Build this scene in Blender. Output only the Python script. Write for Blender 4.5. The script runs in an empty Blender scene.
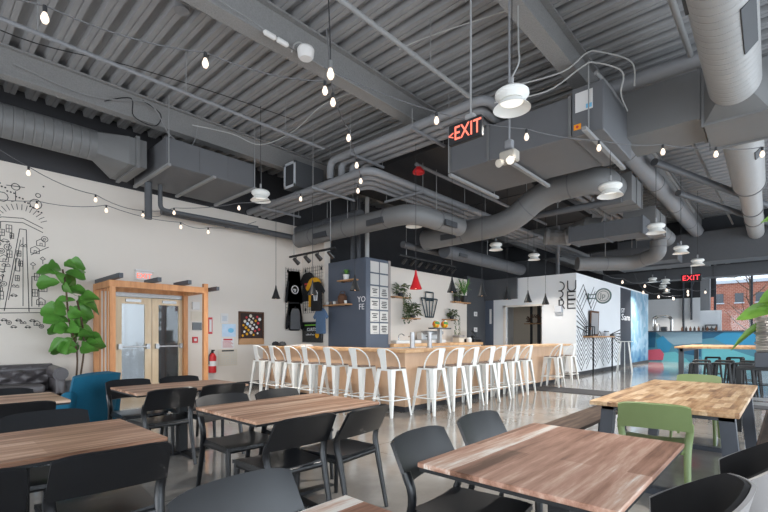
import bpy, bmesh, math, random
from mathutils import Vector, Matrix, Euler
random.seed(7)
SC = bpy.context.scene
COL = SC.collection
PI = math.pi

# ------------------------------------------------------------------ camera, world, light, exposure
cam_d = bpy.data.cameras.new('camera')
cam = bpy.data.objects.new('camera', cam_d); COL.objects.link(cam)
cam_d.sensor_width = 36.0
cam_d.lens = 36.0 * 440 / 768
cam_d.shift_y = 80 / 768
cam_d.clip_start = 0.05
cam.location = (0, 0, 1.30)
cam.rotation_euler = (PI / 2, 0, math.atan2(404, 440) - PI / 2)
SC.camera = cam

w = bpy.data.worlds.new('sky'); SC.world = w; w.use_nodes = True
bg = w.node_tree.nodes['Background']
bg.inputs[0].default_value = (0.80, 0.88, 1.0, 1); bg.inputs[1].default_value = 1.6

def area(name, loc, rot, sx, sy, power, color):
    l = bpy.data.lights.new(name, 'AREA'); l.shape = 'RECTANGLE'; l.size = sx; l.size_y = sy
    l.energy = power; l.color = color
    o = bpy.data.objects.new(name, l); COL.objects.link(o); o.location = loc; o.rotation_euler = rot
    return o
# daylight through the window wall on the right (y = -5) and the glazed wall behind the camera (x = -4)
area('daylight_right', (13, -4.7, 2.2), (PI / 2, 0, 0), 32, 4.2, 1120, (0.83, 0.915, 1.0))
area('daylight_back', (-3.6, 2.6, 1.9), (PI / 2, 0, -PI / 2), 13, 3.4, 270, (0.95, 0.97, 1.0))
vs = SC.view_settings
SC.display_settings.display_device = 'sRGB'
vs.view_transform = 'Standard'; vs.look = 'None'; vs.gamma = 1.0; vs.use_curve_mapping = False
vs.exposure = 0.45

# ------------------------------------------------------------------ materials
MATS = {}
def new_mat(name):
    m = bpy.data.materials.new(name); m.use_nodes = True
    MATS[name] = m
    return m, m.node_tree.nodes, m.node_tree.links, m.node_tree.nodes['Principled BSDF']
def lin(r, g, b):
    f = lambda c: (c / 255 / 12.92) if c / 255 <= .04045 else ((c / 255 + .055) / 1.055) ** 2.4
    return (f(r), f(g), f(b), 1)
def plain(name, col, rough=.5, metal=0., noise=.08, nscale=12., spec=.5, bump=0., coat=0.):
    m, n, l, b = new_mat(name)
    tc = n.new('ShaderNodeTexCoord'); nz = n.new('ShaderNodeTexNoise')
    nz.inputs['Scale'].default_value = nscale; nz.inputs['Detail'].default_value = 4
    l.new(tc.outputs['Object'], nz.inputs['Vector'])
    mx = n.new('ShaderNodeMix'); mx.data_type = 'RGBA'
    mx.inputs['A'].default_value = tuple(c * (1 - noise) for c in col[:3]) + (1,)
    mx.inputs['B'].default_value = tuple(min(1, c * (1 + noise)) for c in col[:3]) + (1,)
    l.new(nz.outputs['Fac'], mx.inputs['Factor']); l.new(mx.outputs['Result'], b.inputs['Base Color'])
    b.inputs['Roughness'].default_value = rough; b.inputs['Metallic'].default_value = metal
    b.inputs['Specular IOR Level'].default_value = spec; b.inputs['Coat Weight'].default_value = coat
    if bump:
        bp = n.new('ShaderNodeBump'); bp.inputs['Strength'].default_value = bump; bp.inputs['Distance'].default_value = .02
        l.new(nz.outputs['Fac'], bp.inputs['Height']); l.new(bp.outputs['Normal'], b.inputs['Normal'])
    return m
def emit(name, col, strength):
    m, n, l, b = new_mat(name)
    b.inputs['Base Color'].default_value = col
    b.inputs['Emission Color'].default_value = col; b.inputs['Emission Strength'].default_value = strength
    return m
def ramp(n, stops):
    r = n.new('ShaderNodeValToRGB'); e = r.color_ramp.elements
    e[0].position, e[0].color = stops[0]; e[1].position, e[1].color = stops[-1]
    for p, c in stops[1:-1]:
        k = e.new(p); k.color = c
    return r
def wood(name, stops, streak=(1.2, 14, 14), plank=None, rough=.45, pw=.1, mort=0.0, spread=.5):
    """streaky wood along object X; optional planks/blocks (length, width)"""
    m, n, l, b = new_mat(name)
    tc = n.new('ShaderNodeTexCoord'); oi = n.new('ShaderNodeObjectInfo')
    ad = n.new('ShaderNodeVectorMath'); ad.operation = 'ADD'
    sc = n.new('ShaderNodeVectorMath'); sc.operation = 'SCALE'; sc.inputs['Scale'].default_value = 13.0
    cb = n.new('ShaderNodeCombineXYZ'); l.new(oi.outputs['Random'], cb.inputs[0]); l.new(oi.outputs['Random'], cb.inputs[1])
    l.new(cb.outputs[0], sc.inputs[0]); l.new(tc.outputs['Object'], ad.inputs[0]); l.new(sc.outputs[0], ad.inputs[1])
    mp = n.new('ShaderNodeMapping'); mp.inputs['Scale'].default_value = streak
    l.new(ad.outputs[0], mp.inputs['Vector'])
    nz = n.new('ShaderNodeTexNoise'); nz.inputs['Scale'].default_value = 1.0; nz.inputs['Detail'].default_value = 8
    nz.inputs['Roughness'].default_value = .66; nz.inputs['Distortion'].default_value = .15
    l.new(mp.outputs[0], nz.inputs['Vector'])
    fac = nz.outputs['Fac']
    if plank:
        br = n.new('ShaderNodeTexBrick'); br.offset = .37; br.squash = 1.0
        br.inputs['Scale'].default_value = 1.0; br.inputs['Mortar Size'].default_value = mort
        br.inputs['Brick Width'].default_value = plank[0]; br.inputs['Row Height'].default_value = plank[1]
        br.inputs['Color1'].default_value = (0, 0, 0, 1); br.inputs['Color2'].default_value = (1, 1, 1, 1)
        br.inputs['Mortar'].default_value = (.2, .2, .2, 1); br.inputs['Bias'].default_value = 0
        l.new(ad.outputs[0], br.inputs['Vector'])
        ma = n.new('ShaderNodeMath'); ma.operation = 'MULTIPLY_ADD'
        sb = n.new('ShaderNodeMath'); sb.operation = 'SUBTRACT'; sb.inputs[1].default_value = .5
        l.new(br.outputs['Color'], sb.inputs[0]); l.new(sb.outputs[0], ma.inputs[0])
        ma.inputs[1].default_value = spread; l.new(fac, ma.inputs[2]); fac = ma.outputs[0]
    r = ramp(n, stops); l.new(fac, r.inputs['Fac']); l.new(r.outputs['Color'], b.inputs['Base Color'])
    b.inputs['Roughness'].default_value = rough; b.inputs['Specular IOR Level'].default_value = .35
    bp = n.new('ShaderNodeBump'); bp.inputs['Strength'].default_value = .12; bp.inputs['Distance'].default_value = .01
    l.new(fac, bp.inputs['Height']); l.new(bp.outputs['Normal'], b.inputs['Normal'])
    return m

plain('wall_white', lin(222, 213, 203), .7, noise=.025, nscale=1.2)
plain('wall_white_cool', lin(226, 228, 230), .7, noise=.03, nscale=1.5)
plain('paper_white', lin(244, 245, 247), .7, noise=.02)
plain('wall_dark', lin(74, 76, 80), .8, noise=.06, nscale=2)
plain('wall_black', lin(58, 58, 61), .8, noise=.06, nscale=2)
plain('deck_grey', lin(150, 150, 151), .7, noise=.12, nscale=3)
plain('beam_grey', lin(144, 143, 142), .9, noise=.22, nscale=45, bump=.5)
plain('pipe_grey', lin(134, 135, 138), .5, noise=.06)
plain('duct_grey', lin(112, 112, 112), .5, metal=.0, noise=.06, nscale=5)
plain('unit_grey', lin(100, 101, 104), .5, noise=.05, nscale=4)
plain('duct_dark', lin(82, 84, 88), .55, noise=.08)
plain('conduit', lin(146, 146, 146), .4)
plain('cable_white', lin(176, 176, 174), .5)
plain('string_wire', lin(92, 92, 94), .6)
plain('cable_dark', lin(40, 40, 42), .6)
plain('seam', lin(96, 96, 98), .5)
plain('grille_dark', lin(58, 60, 64), .6)
plain('box_slate', lin(84, 92, 106), .6, noise=.04, nscale=2)
plain('box_edge', lin(150, 142, 138), .6)
plain('navy', lin(32, 38, 50), .6)
plain('black_plastic', lin(16, 18, 22), .28, noise=.05, nscale=30, spec=.72)
plain('black_metal', lin(26, 27, 29), .55, noise=.08)
plain('steel_grey', lin(64, 68, 76), .42, noise=.1)
plain('black_pad', lin(24, 23, 24), .85, noise=.1, nscale=40)
plain('shell_grey', lin(150, 146, 144), .4, noise=.05)
plain('green_plastic', lin(118, 134, 88), .42, noise=.04)
plain('white_metal', lin(232, 232, 228), .38, noise=.03)
plain('seat_wood', lin(122, 104, 92), .5, noise=.2, nscale=20)
plain('teal_fabric', lin(0, 88, 116), .9, noise=.12, nscale=60, bump=.15)
plain('leather', lin(84, 80, 82), .34, noise=.2, nscale=8, bump=.1)
plain('pot_grey', lin(128, 128, 130), .8, noise=.1)
plain('pot_white', lin(225, 225, 222), .5)
plain('pot_dark', lin(46, 46, 48), .6)
plain('bark', lin(92, 74, 58), .9, noise=.3, nscale=30)
plain('soil', lin(50, 40, 34), 1)
plain('leaf', lin(88, 142, 58), .42, noise=.45, nscale=5)
plain('leaf_bright', lin(110, 150, 62), .4, noise=.4, nscale=6)
plain('leaf_dusty', lin(86, 102, 66), .6, noise=.35, nscale=20)
plain('shelf_wood', lin(186, 140, 96), .5, noise=.2, nscale=9)
plain('red_paint', lin(204, 34, 40), .35)
plain('chrome', lin(205, 205, 205), .22, metal=1., noise=.04)
plain('steel_white', lin(214, 214, 212), .3, metal=.2)
plain('brushed', lin(170, 170, 170), .4, metal=.85, noise=.15, nscale=18)
plain('paper', lin(222, 220, 218), .8, noise=.02)
plain('paper_blue', lin(196, 216, 236), .8, noise=.2, nscale=8)
plain('paper_cream', lin(214, 204, 188), .8, noise=.05)
plain('ink', lin(42, 42, 46), .7)
plain('ink_red', lin(196, 60, 66), .7)
plain('white_line', lin(236, 236, 238), .6)
plain('tee_black', lin(28, 28, 31), .95, noise=.15, nscale=14)
plain('tee_grey', lin(98, 99, 102), .95, noise=.1, nscale=14)
plain('tee_gold', lin(222, 162, 28), .95, noise=.1, nscale=14)
plain('tee_blue', lin(92, 118, 150), .95, noise=.1, nscale=14)
plain('cork_dark', lin(58, 44, 40), .9)
plain('mat_dark', lin(62, 62, 65), .9, noise=.2, nscale=60)
plain('tire', lin(25, 25, 26), .8)
plain('car_white', lin(235, 236, 238), .3)
plain('asphalt', lin(170, 170, 172), .9)
plain('amber', lin(240, 150, 30), .5)
plain('sky_label', lin(120, 190, 225), .6)
plain('red_tape', lin(190, 80, 70), .6)
plain('basket_brown', lin(92, 62, 44), .8, noise=.3, nscale=40)
plain('logo_teal', lin(30, 52, 62), .45)
plain('logo_green', lin(92, 112, 108), .5)
plain('mural_blue', lin(28, 84, 116), .45)
plain('mural_bright', lin(44, 132, 172), .45)
plain('mural_turq', lin(96, 172, 182), .45)
plain('mural_teal', lin(70, 128, 148), .45)
plain('mural_slate', lin(132, 158, 172), .4)
plain('mural_pink', lin(186, 84, 106), .45)
plain('vest_grey', lin(198, 202, 208), .7)
plain('dark_glass', lin(84, 86, 90), .12, noise=.05)
plain('screen_glass', lin(30, 32, 34), .15)
plain('screen_green', lin(120, 190, 60), .5)
plain('corrugate', lin(176, 172, 168), .4, metal=.5)
plain('bottle_yellow', lin(236, 200, 40), .4)
emit('bulb_glow', (1.0, .82, .66, 1), .65)
emit('lamp_glow', (1.0, .97, .90, 1), .6)
plain('device_beige', lin(168, 162, 152), .5)
plain('card', lin(198, 196, 192), .8, noise=.02)
emit('pendant_glow', (1.0, .62, .38, 1), 1.6)
emit('exit_red', lin(255, 120, 98), .75)
emit('exit_far', lin(255, 60, 70), 1.2)

m, n, l, b = new_mat('glass')
for x in list(n):
    if x.type != 'OUTPUT_MATERIAL': n.remove(x)
tr = n.new('ShaderNodeBsdfTransparent'); gl = n.new('ShaderNodeBsdfGlossy'); gl.inputs['Roughness'].default_value = .03
fr = n.new('ShaderNodeFresnel'); fr.inputs['IOR'].default_value = 1.45; ms = n.new('ShaderNodeMixShader')
tr.inputs[0].default_value = (.94, .97, .98, 1)
l.new(fr.outputs[0], ms.inputs[0]); l.new(tr.outputs[0], ms.inputs[1]); l.new(gl.outputs[0], ms.inputs[2])
l.new(ms.outputs[0], n['Material Output'].inputs[0])

# polished concrete
m, n, l, b = new_mat('concrete')
tc = n.new('ShaderNodeTexCoord'); nz = n.new('ShaderNodeTexNoise'); nz.inputs['Scale'].default_value = .9; nz.inputs['Detail'].default_value = 9
nz.inputs['Roughness'].default_value = .65; l.new(tc.outputs['Object'], nz.inputs['Vector'])
r = ramp(n, [(.3, lin(118, 113, 108)), (.5, lin(140, 136, 131)), (.72, lin(160, 156, 151))])
l.new(nz.outputs['Fac'], r.inputs['Fac'])
br = n.new('ShaderNodeTexBrick'); br.offset = 0; br.inputs['Scale'].default_value = 1; br.inputs['Brick Width'].default_value = 3.6
br.inputs['Row Height'].default_value = 3.6; br.inputs['Mortar Size'].default_value = .006
br.inputs['Color1'].default_value = br.inputs['Color2'].default_value = (1, 1, 1, 1); br.inputs['Mortar'].default_value = (.45, .45, .45, 1)
l.new(tc.outputs['Object'], br.inputs['Vector'])
mx = n.new('ShaderNodeMix'); mx.data_type = 'RGBA'; mx.blend_type = 'MULTIPLY'; mx.inputs['Factor'].default_value = 1
l.new(r.outputs['Color'], mx.inputs['A']); l.new(br.outputs['Color'], mx.inputs['B']); l.new(mx.outputs['Result'], b.inputs['Base Color'])
b.inputs['Roughness'].default_value = .13; b.inputs['Specular IOR Level'].default_value = .75
mr = n.new('ShaderNodeMapRange'); mr.inputs['To Min'].default_value = .05; mr.inputs['To Max'].default_value = .15
l.new(nz.outputs['Fac'], mr.inputs['Value']); l.new(mr.outputs[0], b.inputs['Roughness'])

wood('table_wood', [(.22, lin(96, 66, 50)), (.38, lin(152, 112, 92)), (.50, lin(178, 136, 116)), (.60, lin(200, 166, 146)), (.70, lin(228, 220, 210))],
     streak=(1.3, 15, 15), plank=(1.4, .135), spread=.42, rough=.5)
wood('table_wood_brown', [(.24, lin(92, 64, 48)), (.42, lin(156, 116, 92)), (.56, lin(192, 152, 126)), (.72, lin(228, 200, 176))],
     streak=(1.1, 24, 24), plank=(1.4, .12), spread=.22, rough=.42)
wood('block_wood', [(.15, lin(100, 68, 46)), (.38, lin(164, 126, 90)), (.58, lin(194, 160, 122)), (.85, lin(226, 202, 170))],
     streak=(3, 24, 24), plank=(.27, .052), spread=.42, rough=.4)
wood('high_wood', [(.2, lin(168, 120, 78)), (.5, lin(206, 158, 112)), (.8, lin(226, 186, 142))], streak=(2, 16, 16), plank=(.6, .08), spread=.3)
wood('bench_wood', [(.2, lin(40, 32, 27)), (.5, lin(70, 56, 48)), (.8, lin(102, 86, 76))], streak=(2, 22, 22), plank=(2.2, .08), mort=.004, spread=.25, rough=.75)
wood('bar_ply', [(.25, lin(190, 154, 124)), (.5, lin(205, 170, 140)), (.8, lin(218, 188, 158))], streak=(3, 3, .6), plank=None)
wood('bar_top', [(.25, lin(176, 132, 92)), (.5, lin(208, 164, 120)), (.8, lin(228, 192, 150))], streak=(4, 4, 10), plank=(.5, .06), spread=.3)
wood('cedar', [(.25, lin(178, 116, 72)), (.5, lin(208, 146, 96)), (.8, lin(226, 172, 124))], streak=(9, 9, 1.2))
wood('maple', [(.25, lin(214, 188, 152)), (.5, lin(230, 206, 172)), (.8, lin(240, 222, 194))], streak=(8, 8, 1))

# brick
m, n, l, b = new_mat('brick')
tc = n.new('ShaderNodeTexCoord'); mp = n.new('ShaderNodeMapping'); mp.inputs['Rotation'].default_value = (0, 0, 0)
sx = n.new('ShaderNodeSeparateXYZ'); cb = n.new('ShaderNodeCombineXYZ'); l.new(tc.outputs['Object'], sx.inputs[0])
l.new(sx.outputs[1], cb.inputs[0]); l.new(sx.outputs[2], cb.inputs[1])
br = n.new('ShaderNodeTexBrick'); br.inputs['Scale'].default_value = 1.6
br.inputs['Color1'].default_value = lin(176, 108, 86); br.inputs['Color2'].default_value = lin(152, 88, 70); br.inputs['Mortar'].default_value = lin(188, 150, 132)
l.new(cb.outputs[0], br.inputs['Vector']); l.new(br.outputs['Color'], b.inputs['Base Color']); b.inputs['Roughness'].default_value = .9

# pale blue crystalline mural on the partition
m, n, l, b = new_mat('mural_panel')
tc = n.new('ShaderNodeTexCoord'); vo = n.new('ShaderNodeTexVoronoi'); vo.inputs['Scale'].default_value = 3.2
sx = n.new('ShaderNodeSeparateXYZ'); l.new(tc.outputs['Object'], vo.inputs['Vector']); l.new(tc.outputs['Object'], sx.inputs[0])
r = ramp(n, [(.0, lin(126, 172, 194)), (.5, lin(158, 188, 204)), (1., lin(186, 206, 218))])
sp = n.new('ShaderNodeSeparateColor'); l.new(vo.outputs['Color'], sp.inputs[0]); l.new(sp.outputs[0], r.inputs['Fac'])
r2 = ramp(n, [(.10, lin(60, 134, 176)), (.42, lin(226, 232, 238))])
mr = n.new('ShaderNodeMapRange'); mr.inputs['From Max'].default_value = 3.3; l.new(sx.outputs[2], mr.inputs['Value'])
ad = n.new('ShaderNodeMath'); ad.operation = 'MULTIPLY_ADD'; ad.inputs[1].default_value = .25; l.new(sp.outputs[1], ad.inputs[0]); l.new(mr.outputs[0], ad.inputs[2])
l.new(ad.outputs[0], r2.inputs['Fac'])
mx = n.new('ShaderNodeMix'); mx.data_type = 'RGBA'; mx.blend_type = 'MULTIPLY'; mx.inputs['Factor'].default_value = 1
l.new(r.outputs['Color'], mx.inputs['A']); l.new(r2.outputs['Color'], mx.inputs['B']); l.new(mx.outputs['Result'], b.inputs['Base Color'])
b.inputs['Roughness'].default_value = .5

# coloured round goods
m, n, l, b = new_mat('candy')
tc = n.new('ShaderNodeTexCoord'); vo = n.new('ShaderNodeTexVoronoi'); vo.inputs['Scale'].default_value = 11
l.new(tc.outputs['Object'], vo.inputs['Vector']); sp = n.new('ShaderNodeSeparateColor'); l.new(vo.outputs['Color'], sp.inputs[0])
r = ramp(n, [(.0, lin(240, 200, 40)), (.35, lin(236, 120, 40)), (.55, lin(70, 130, 70)), (.75, lin(240, 240, 236)), (1., lin(60, 110, 190))])
r.color_ramp.interpolation = 'CONSTANT'
l.new(sp.outputs[0], r.inputs['Fac']); l.new(r.outputs['Color'], b.inputs['Base Color'])

# ------------------------------------------------------------------ mesh helpers
class MB:
    def __init__(s): s.bm = bmesh.new()
    def _add(s, t, mat=None):
        me = bpy.data.meshes.new('tmp'); t.to_mesh(me); t.free()
        if mat is not None: me.transform(mat)
        s.bm.from_mesh(me); bpy.data.meshes.remove(me)
    def box(s, c, d, bev=0., rot=None, seg=1):
        t = bmesh.new(); bmesh.ops.create_cube(t, size=1)
        bmesh.ops.scale(t, vec=d, verts=t.verts)
        if bev: bmesh.ops.bevel(t, geom=list(t.edges), offset=bev, segments=seg, affect='EDGES', profile=.5)
        M = Matrix.Translation(c)
        if rot: M = M @ Euler(rot).to_matrix().to_4x4()
        s._add(t, M); return s
    def span(s, a, b, bev=0., seg=1):
        c = [(p + q) / 2 for p, q in zip(a, b)]; d = [abs(q - p) for p, q in zip(a, b)]
        return s.box(c, d, bev, None, seg)
    def cyl(s, p0, p1, r0, r1=None, seg=16, caps=True):
        r1 = r0 if r1 is None else r1
        p0, p1 = Vector(p0), Vector(p1); d = p1 - p0
        t = bmesh.new(); bmesh.ops.create_cone(t, cap_ends=caps, segments=seg, radius1=r0, radius2=r1, depth=d.length)
        M = Matrix.Translation((p0 + p1) / 2) @ d.to_track_quat('Z', 'Y').to_matrix().to_4x4()
        s._add(t, M); return s
    def tube(s, pts, r, seg=8, closed=False, flat=None):
        """round tube along points; r number or list; flat = (side, depth) scale of the section"""
        P = [Vector(p) for p in pts]; N = len(P)
        R = r if isinstance(r, (list, tuple)) else [r] * N
        T = []
        for i in range(N):
            a = P[i - 1] if (i > 0 or closed) else P[i]; c = P[(i + 1) % N] if (i < N - 1 or closed) else P[i]
            T.append((c - a).normalized())
        up = Vector((0, 0, 1))
        if abs(T[0].dot(up)) > .9: up = Vector((1, 0, 0))
        nrm = (up - T[0] * up.dot(T[0])).normalized()
        rings = []; bm = s.bm
        for i in range(N):
            nrm = (nrm - T[i] * nrm.dot(T[i])).normalized(); bn = T[i].cross(nrm)
            k = 1.0
            if 0 < i < N - 1 or closed:
                a = (P[i] - P[i - 1]).normalized(); c = (P[(i + 1) % N] - P[i]).normalized()
                k = 1 / max(.5, math.cos(a.angle(c, 0) / 2))
            f = flat or (1, 1)
            rings.append([bm.verts.new(P[i] + (nrm * math.cos(2 * PI * j / seg) * f[0] + bn * math.sin(2 * PI * j / seg) * f[1]) * R[i] * (k if k < 1.5 else 1.5)) for j in range(seg)])
        for i in range(N - (0 if closed else 1)):
            A, B = rings[i], rings[(i + 1) % N]
            for j in range(seg): bm.faces.new((A[j], A[(j + 1) % seg], B[(j + 1) % seg], B[j]))
        if not closed:
            bm.faces.new(list(reversed(rings[0]))); bm.faces.new(rings[-1])
        return s
    def lathe(s, prof, c=(0, 0, 0), seg=24, cap=False):
        bm = s.bm; c = Vector(c); rings = []
        for r_, z in prof:
            if r_ < 1e-5: rings.append([bm.verts.new(c + Vector((0, 0, z)))])
            else: rings.append([bm.verts.new(c + Vector((r_ * math.cos(2 * PI * j / seg), r_ * math.sin(2 * PI * j / seg), z))) for j in range(seg)])
        for A, B in zip(rings, rings[1:]):
            for j in range(seg):
                if len(A) == 1 and len(B) == 1: continue
                if len(A) == 1: bm.faces.new((A[0], B[(j + 1) % seg], B[j]))
                elif len(B) == 1: bm.faces.new((A[j], A[(j + 1) % seg], B[0]))
                else: bm.faces.new((A[j], A[(j + 1) % seg], B[(j + 1) % seg], B[j]))
        return s
    def prism(s, poly, a, b, axis='z', bev=0.):
        """polygon extruded from a to b along axis; poly coords are the two other axes in xyz order"""
        def P(u, v, t):
            return {'z': (u, v, t), 'y': (u, t, v), 'x': (t, u, v)}[axis]
        t = bmesh.new()
        A = [t.verts.new(P(u, v, a)) for u, v in poly]; B = [t.verts.new(P(u, v, b)) for u, v in poly]
        t.faces.new(A); t.faces.new(list(reversed(B)))
        for i in range(len(poly)):
            j = (i + 1) % len(poly); t.faces.new((A[i], B[i], B[j], A[j]))
        bmesh.ops.recalc_face_normals(t, faces=t.faces)
        if bev: bmesh.ops.bevel(t, geom=list(t.edges), offset=bev, segments=1, affect='EDGES')
        s._add(t); return s
    def grid(s, fn, nu, nv, closed_u=False):
        bm = s.bm
        V = [[bm.verts.new(fn(i / nu, j / nv)) for j in range(nv + 1)] for i in range(nu + (0 if closed_u else 1))]
        n = len(V)
        for i in range(nu):
            for j in range(nv):
                bm.faces.new((V[i][j], V[(i + 1) % n][j], V[(i + 1) % n][j + 1], V[i][j + 1]))
        return s
    def shell(s, fn, nu, nv, thick):
        """thick sheet: fn(u,v) -> point; offset along the surface normal"""
        e = 1e-3
        def nrm(u, v):
            a = Vector(fn(min(1, u + e), v)) - Vector(fn(max(0, u - e), v)); c = Vector(fn(u, min(1, v + e))) - Vector(fn(u, max(0, v - e)))
            return a.cross(c).normalized()
        bm = s.bm
        A = [[bm.verts.new(Vector(fn(i / nu, j / nv)) + nrm(i / nu, j / nv) * thick / 2) for j in range(nv + 1)] for i in range(nu + 1)]
        B = [[bm.verts.new(Vector(fn(i / nu, j / nv)) - nrm(i / nu, j / nv) * thick / 2) for j in range(nv + 1)] for i in range(nu + 1)]
        for i in range(nu):
            for j in range(nv):
                bm.faces.new((A[i][j], A[i + 1][j], A[i + 1][j + 1], A[i][j + 1]))
                bm.faces.new((B[i][j], B[i][j + 1], B[i + 1][j + 1], B[i + 1][j]))
        for i in range(nu):
            bm.faces.new((A[i][0], B[i][0], B[i + 1][0], A[i + 1][0])); bm.faces.new((A[i][nv], A[i + 1][nv], B[i + 1][nv], B[i][nv]))
        for j in range(nv):
            bm.faces.new((A[0][j], A[0][j + 1], B[0][j + 1], B[0][j])); bm.faces.new((A[nu][j], B[nu][j], B[nu][j + 1], A[nu][j + 1]))
        return s
    def blob(s, c, d, seg=16, p=1.0):
        t = bmesh.new(); bmesh.ops.create_uvsphere(t, u_segments=seg, v_segments=max(6, seg // 2), radius=.5)
        s._add(t, Matrix.Translation(c) @ Matrix.Diagonal((*d, 1))); return s
    def text(s, body, M, size=1., depth=.004, align='CENTER', sx=1.):
        cu = bpy.data.curves.new('t', 'FONT'); cu.body = body; cu.size = size; cu.extrude = depth / 2
        cu.align_x = align; cu.align_y = 'CENTER'; cu.resolution_u = 2
        o = bpy.data.objects.new('t', cu); COL.objects.link(o)
        me = bpy.data.meshes.new_from_object(o.evaluated_get(bpy.context.evaluated_depsgraph_get()))
        bpy.data.objects.remove(o); bpy.data.curves.remove(cu)
        me.transform(M @ Matrix.Diagonal((sx, 1, 1, 1))); s.bm.from_mesh(me); bpy.data.meshes.remove(me); return s
    def build(s, name, mat, parent=None, smooth=35, loc=None):
        bmesh.ops.recalc_face_normals(s.bm, faces=s.bm.faces)
        me = bpy.data.meshes.new(name); s.bm.to_mesh(me); s.bm.free()
        me.materials.append(MATS[mat] if isinstance(mat, str) else mat)
        if smooth:
            me.polygons.foreach_set('use_smooth', [True] * len(me.polygons)); me.set_sharp_from_angle(angle=math.radians(smooth))
        o = bpy.data.objects.new(name, me); COL.objects.link(o)
        if parent: o.parent = parent
        if loc: o.location = loc
        return o

def tag(o, label, cat, group=None, kind=None):
    o['label'] = label; o['category'] = cat
    if group: o['group'] = group
    if kind: o['kind'] = kind
    return o
def thing(name, label, cat, loc=(0, 0, 0), rz=0, group=None):
    o = bpy.data.objects.new(name, None); COL.objects.link(o); o.empty_display_size = .1
    o.location = loc; o.rotation_euler = (0, 0, rz)
    return tag(o, label, cat, group)
def struct(name, mb, mat, label=None, smooth=35):
    o = mb.build(name, mat, None, smooth); o['kind'] = 'structure'
    if label: o['label'] = label
    return o
def copy_tree(o, parent=None):
    c = o.copy(); COL.objects.link(c)
    if parent: c.parent = parent
    for ch in list(o.children): copy_tree(ch, c)
    return c
def dup(o, loc, rz, label):
    c = copy_tree(o); c.location = loc; c.rotation_euler = (0, 0, rz); c['label'] = label
    return c
def smooth_path(pts, k=6):
    P = [Vector(p) for p in pts]; out = []
    for i in range(len(P) - 1):
        p0 = P[max(0, i - 1)]; p1 = P[i]; p2 = P[i + 1]; p3 = P[min(len(P) - 1, i + 2)]
        for j in range(k):
            t = j / k
            out.append(.5 * ((2 * p1) + (p2 - p0) * t + (2 * p0 - 5 * p1 + 4 * p2 - p3) * t * t + (3 * p1 - p0 - 3 * p2 + p3) * t ** 3))
    out.append(P[-1]); return out
def round_corner(pts, rad, k=5):
    """polyline with filleted corners"""
    P = [Vector(p) for p in pts]; out = [P[0]]
    for i in range(1, len(P) - 1):
        a = (P[i - 1] - P[i]); c = (P[i + 1] - P[i]); r_ = min(rad, a.length * .45, c.length * .45)
        A = P[i] + a.normalized() * r_; B = P[i] + c.normalized() * r_
        for j in range(k + 1):
            t = j / k; out.append(A * (1 - t) ** 2 + P[i] * 2 * t * (1 - t) + B * t * t)
    out.append(P[-1]); return out
def RX(a): return Matrix.Rotation(a, 4, 'X')
def RZ(a): return Matrix.Rotation(a, 4, 'Z')
T = Matrix.Translation
def face_m(p, rz):      # text standing upright at p; rz = 0 reads from the -y side
    return T(p) @ RZ(rz) @ RX(PI / 2)

# ------------------------------------------------------------------ the room
X0, X1, Y0, Y1, ZR = -4.0, 30.0, -5.0, 10.3, 5.66
struct('floor', MB().span((X0 - .2, Y0 - .2, -.12), (X1 + .2, Y1 + .2, 0)), 'concrete', 'grey polished concrete floor with thin joints')
# wall_left with a doorway x 2.95..4.42, z 0..2.16
wl = MB()
wl.span((X0, Y1, 0), (2.93, Y1 + .2, 4.42)); wl.span((4.42, Y1, 0), (7.93, Y1 + .2, 4.42)); wl.span((2.93, Y1, 2.17), (4.42, Y1 + .2, 4.42))
struct('wall_left', wl, 'wall_white', 'tall white wall behind the sofa and the wood framed entrance')
struct('wall_left_upper', MB().span((X0, Y1, 4.42), (X1, Y1 + .2, 5.8)), 'wall_black', 'dark grey painted band above the white wall')
struct('wall_left_rear', MB().span((7.93, Y1, 0), (X1, Y1 + .2, 4.42)), 'wall_black', 'dark wall behind the bar partitions')
struct('wall_back', MB().span((X0 - .2, Y0, 0), (X0, Y1 + .2, .5)).span((X0 - .2, Y0, 4.9), (X0, Y1 + .2, 5.8)), 'wall_white')
struct('wall_right', MB().span((X0, Y0 - .2, 0), (X1, Y0, .35)).span((X0, Y0 - .2, 4.9), (X1, Y0, 5.8)), 'wall_white')
bb = MB(); bb.span((X0, Y1 - .015, 0), (2.5, Y1, .13)); bb.span((4.6, Y1 - .015, 0), (7.73, Y1, .13))
struct('baseboard_left', bb, 'wall_black', 'black baseboard along the white wall')
# window walls (right side and behind the camera, the daylight comes through them)
def window_wall(name, p, q, axis, z0, z1, n):
    f = MB(); L = q - p
    for i in range(n + 1):
        t = p + L * i / n
        if axis == 'x': f.span((t - .04, Y0 - .14, z0), (t + .04, Y0 - .02, z1))
        else: f.span((X0 - .14, t - .04, z0), (X0 - .02, t + .04, z1))
    for z in (z0 + .04, 3.0, z1 - .04):
        if axis == 'x': f.span((p, Y0 - .13, z - .04), (q, Y0 - .03, z + .04))
        else: f.span((X0 - .13, p, z - .04), (X0 - .03, q, z + .04))
    fo = f.build('window_frame', 'black_metal')
    g = MB()
    if axis == 'x': g.span((p, Y0 - .09, z0), (q, Y0 - .08, z1))
    else: g.span((X0 - .09, p, z0), (X0 - .08, q, z1))
    go = struct(name, g, 'glass'); fo.parent = go
window_wall('window_1', X0, X1, 'x', .35, 4.9, 20)
window_wall('window_2', Y0, Y1, 'y', .5, 4.9, 9)

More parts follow.
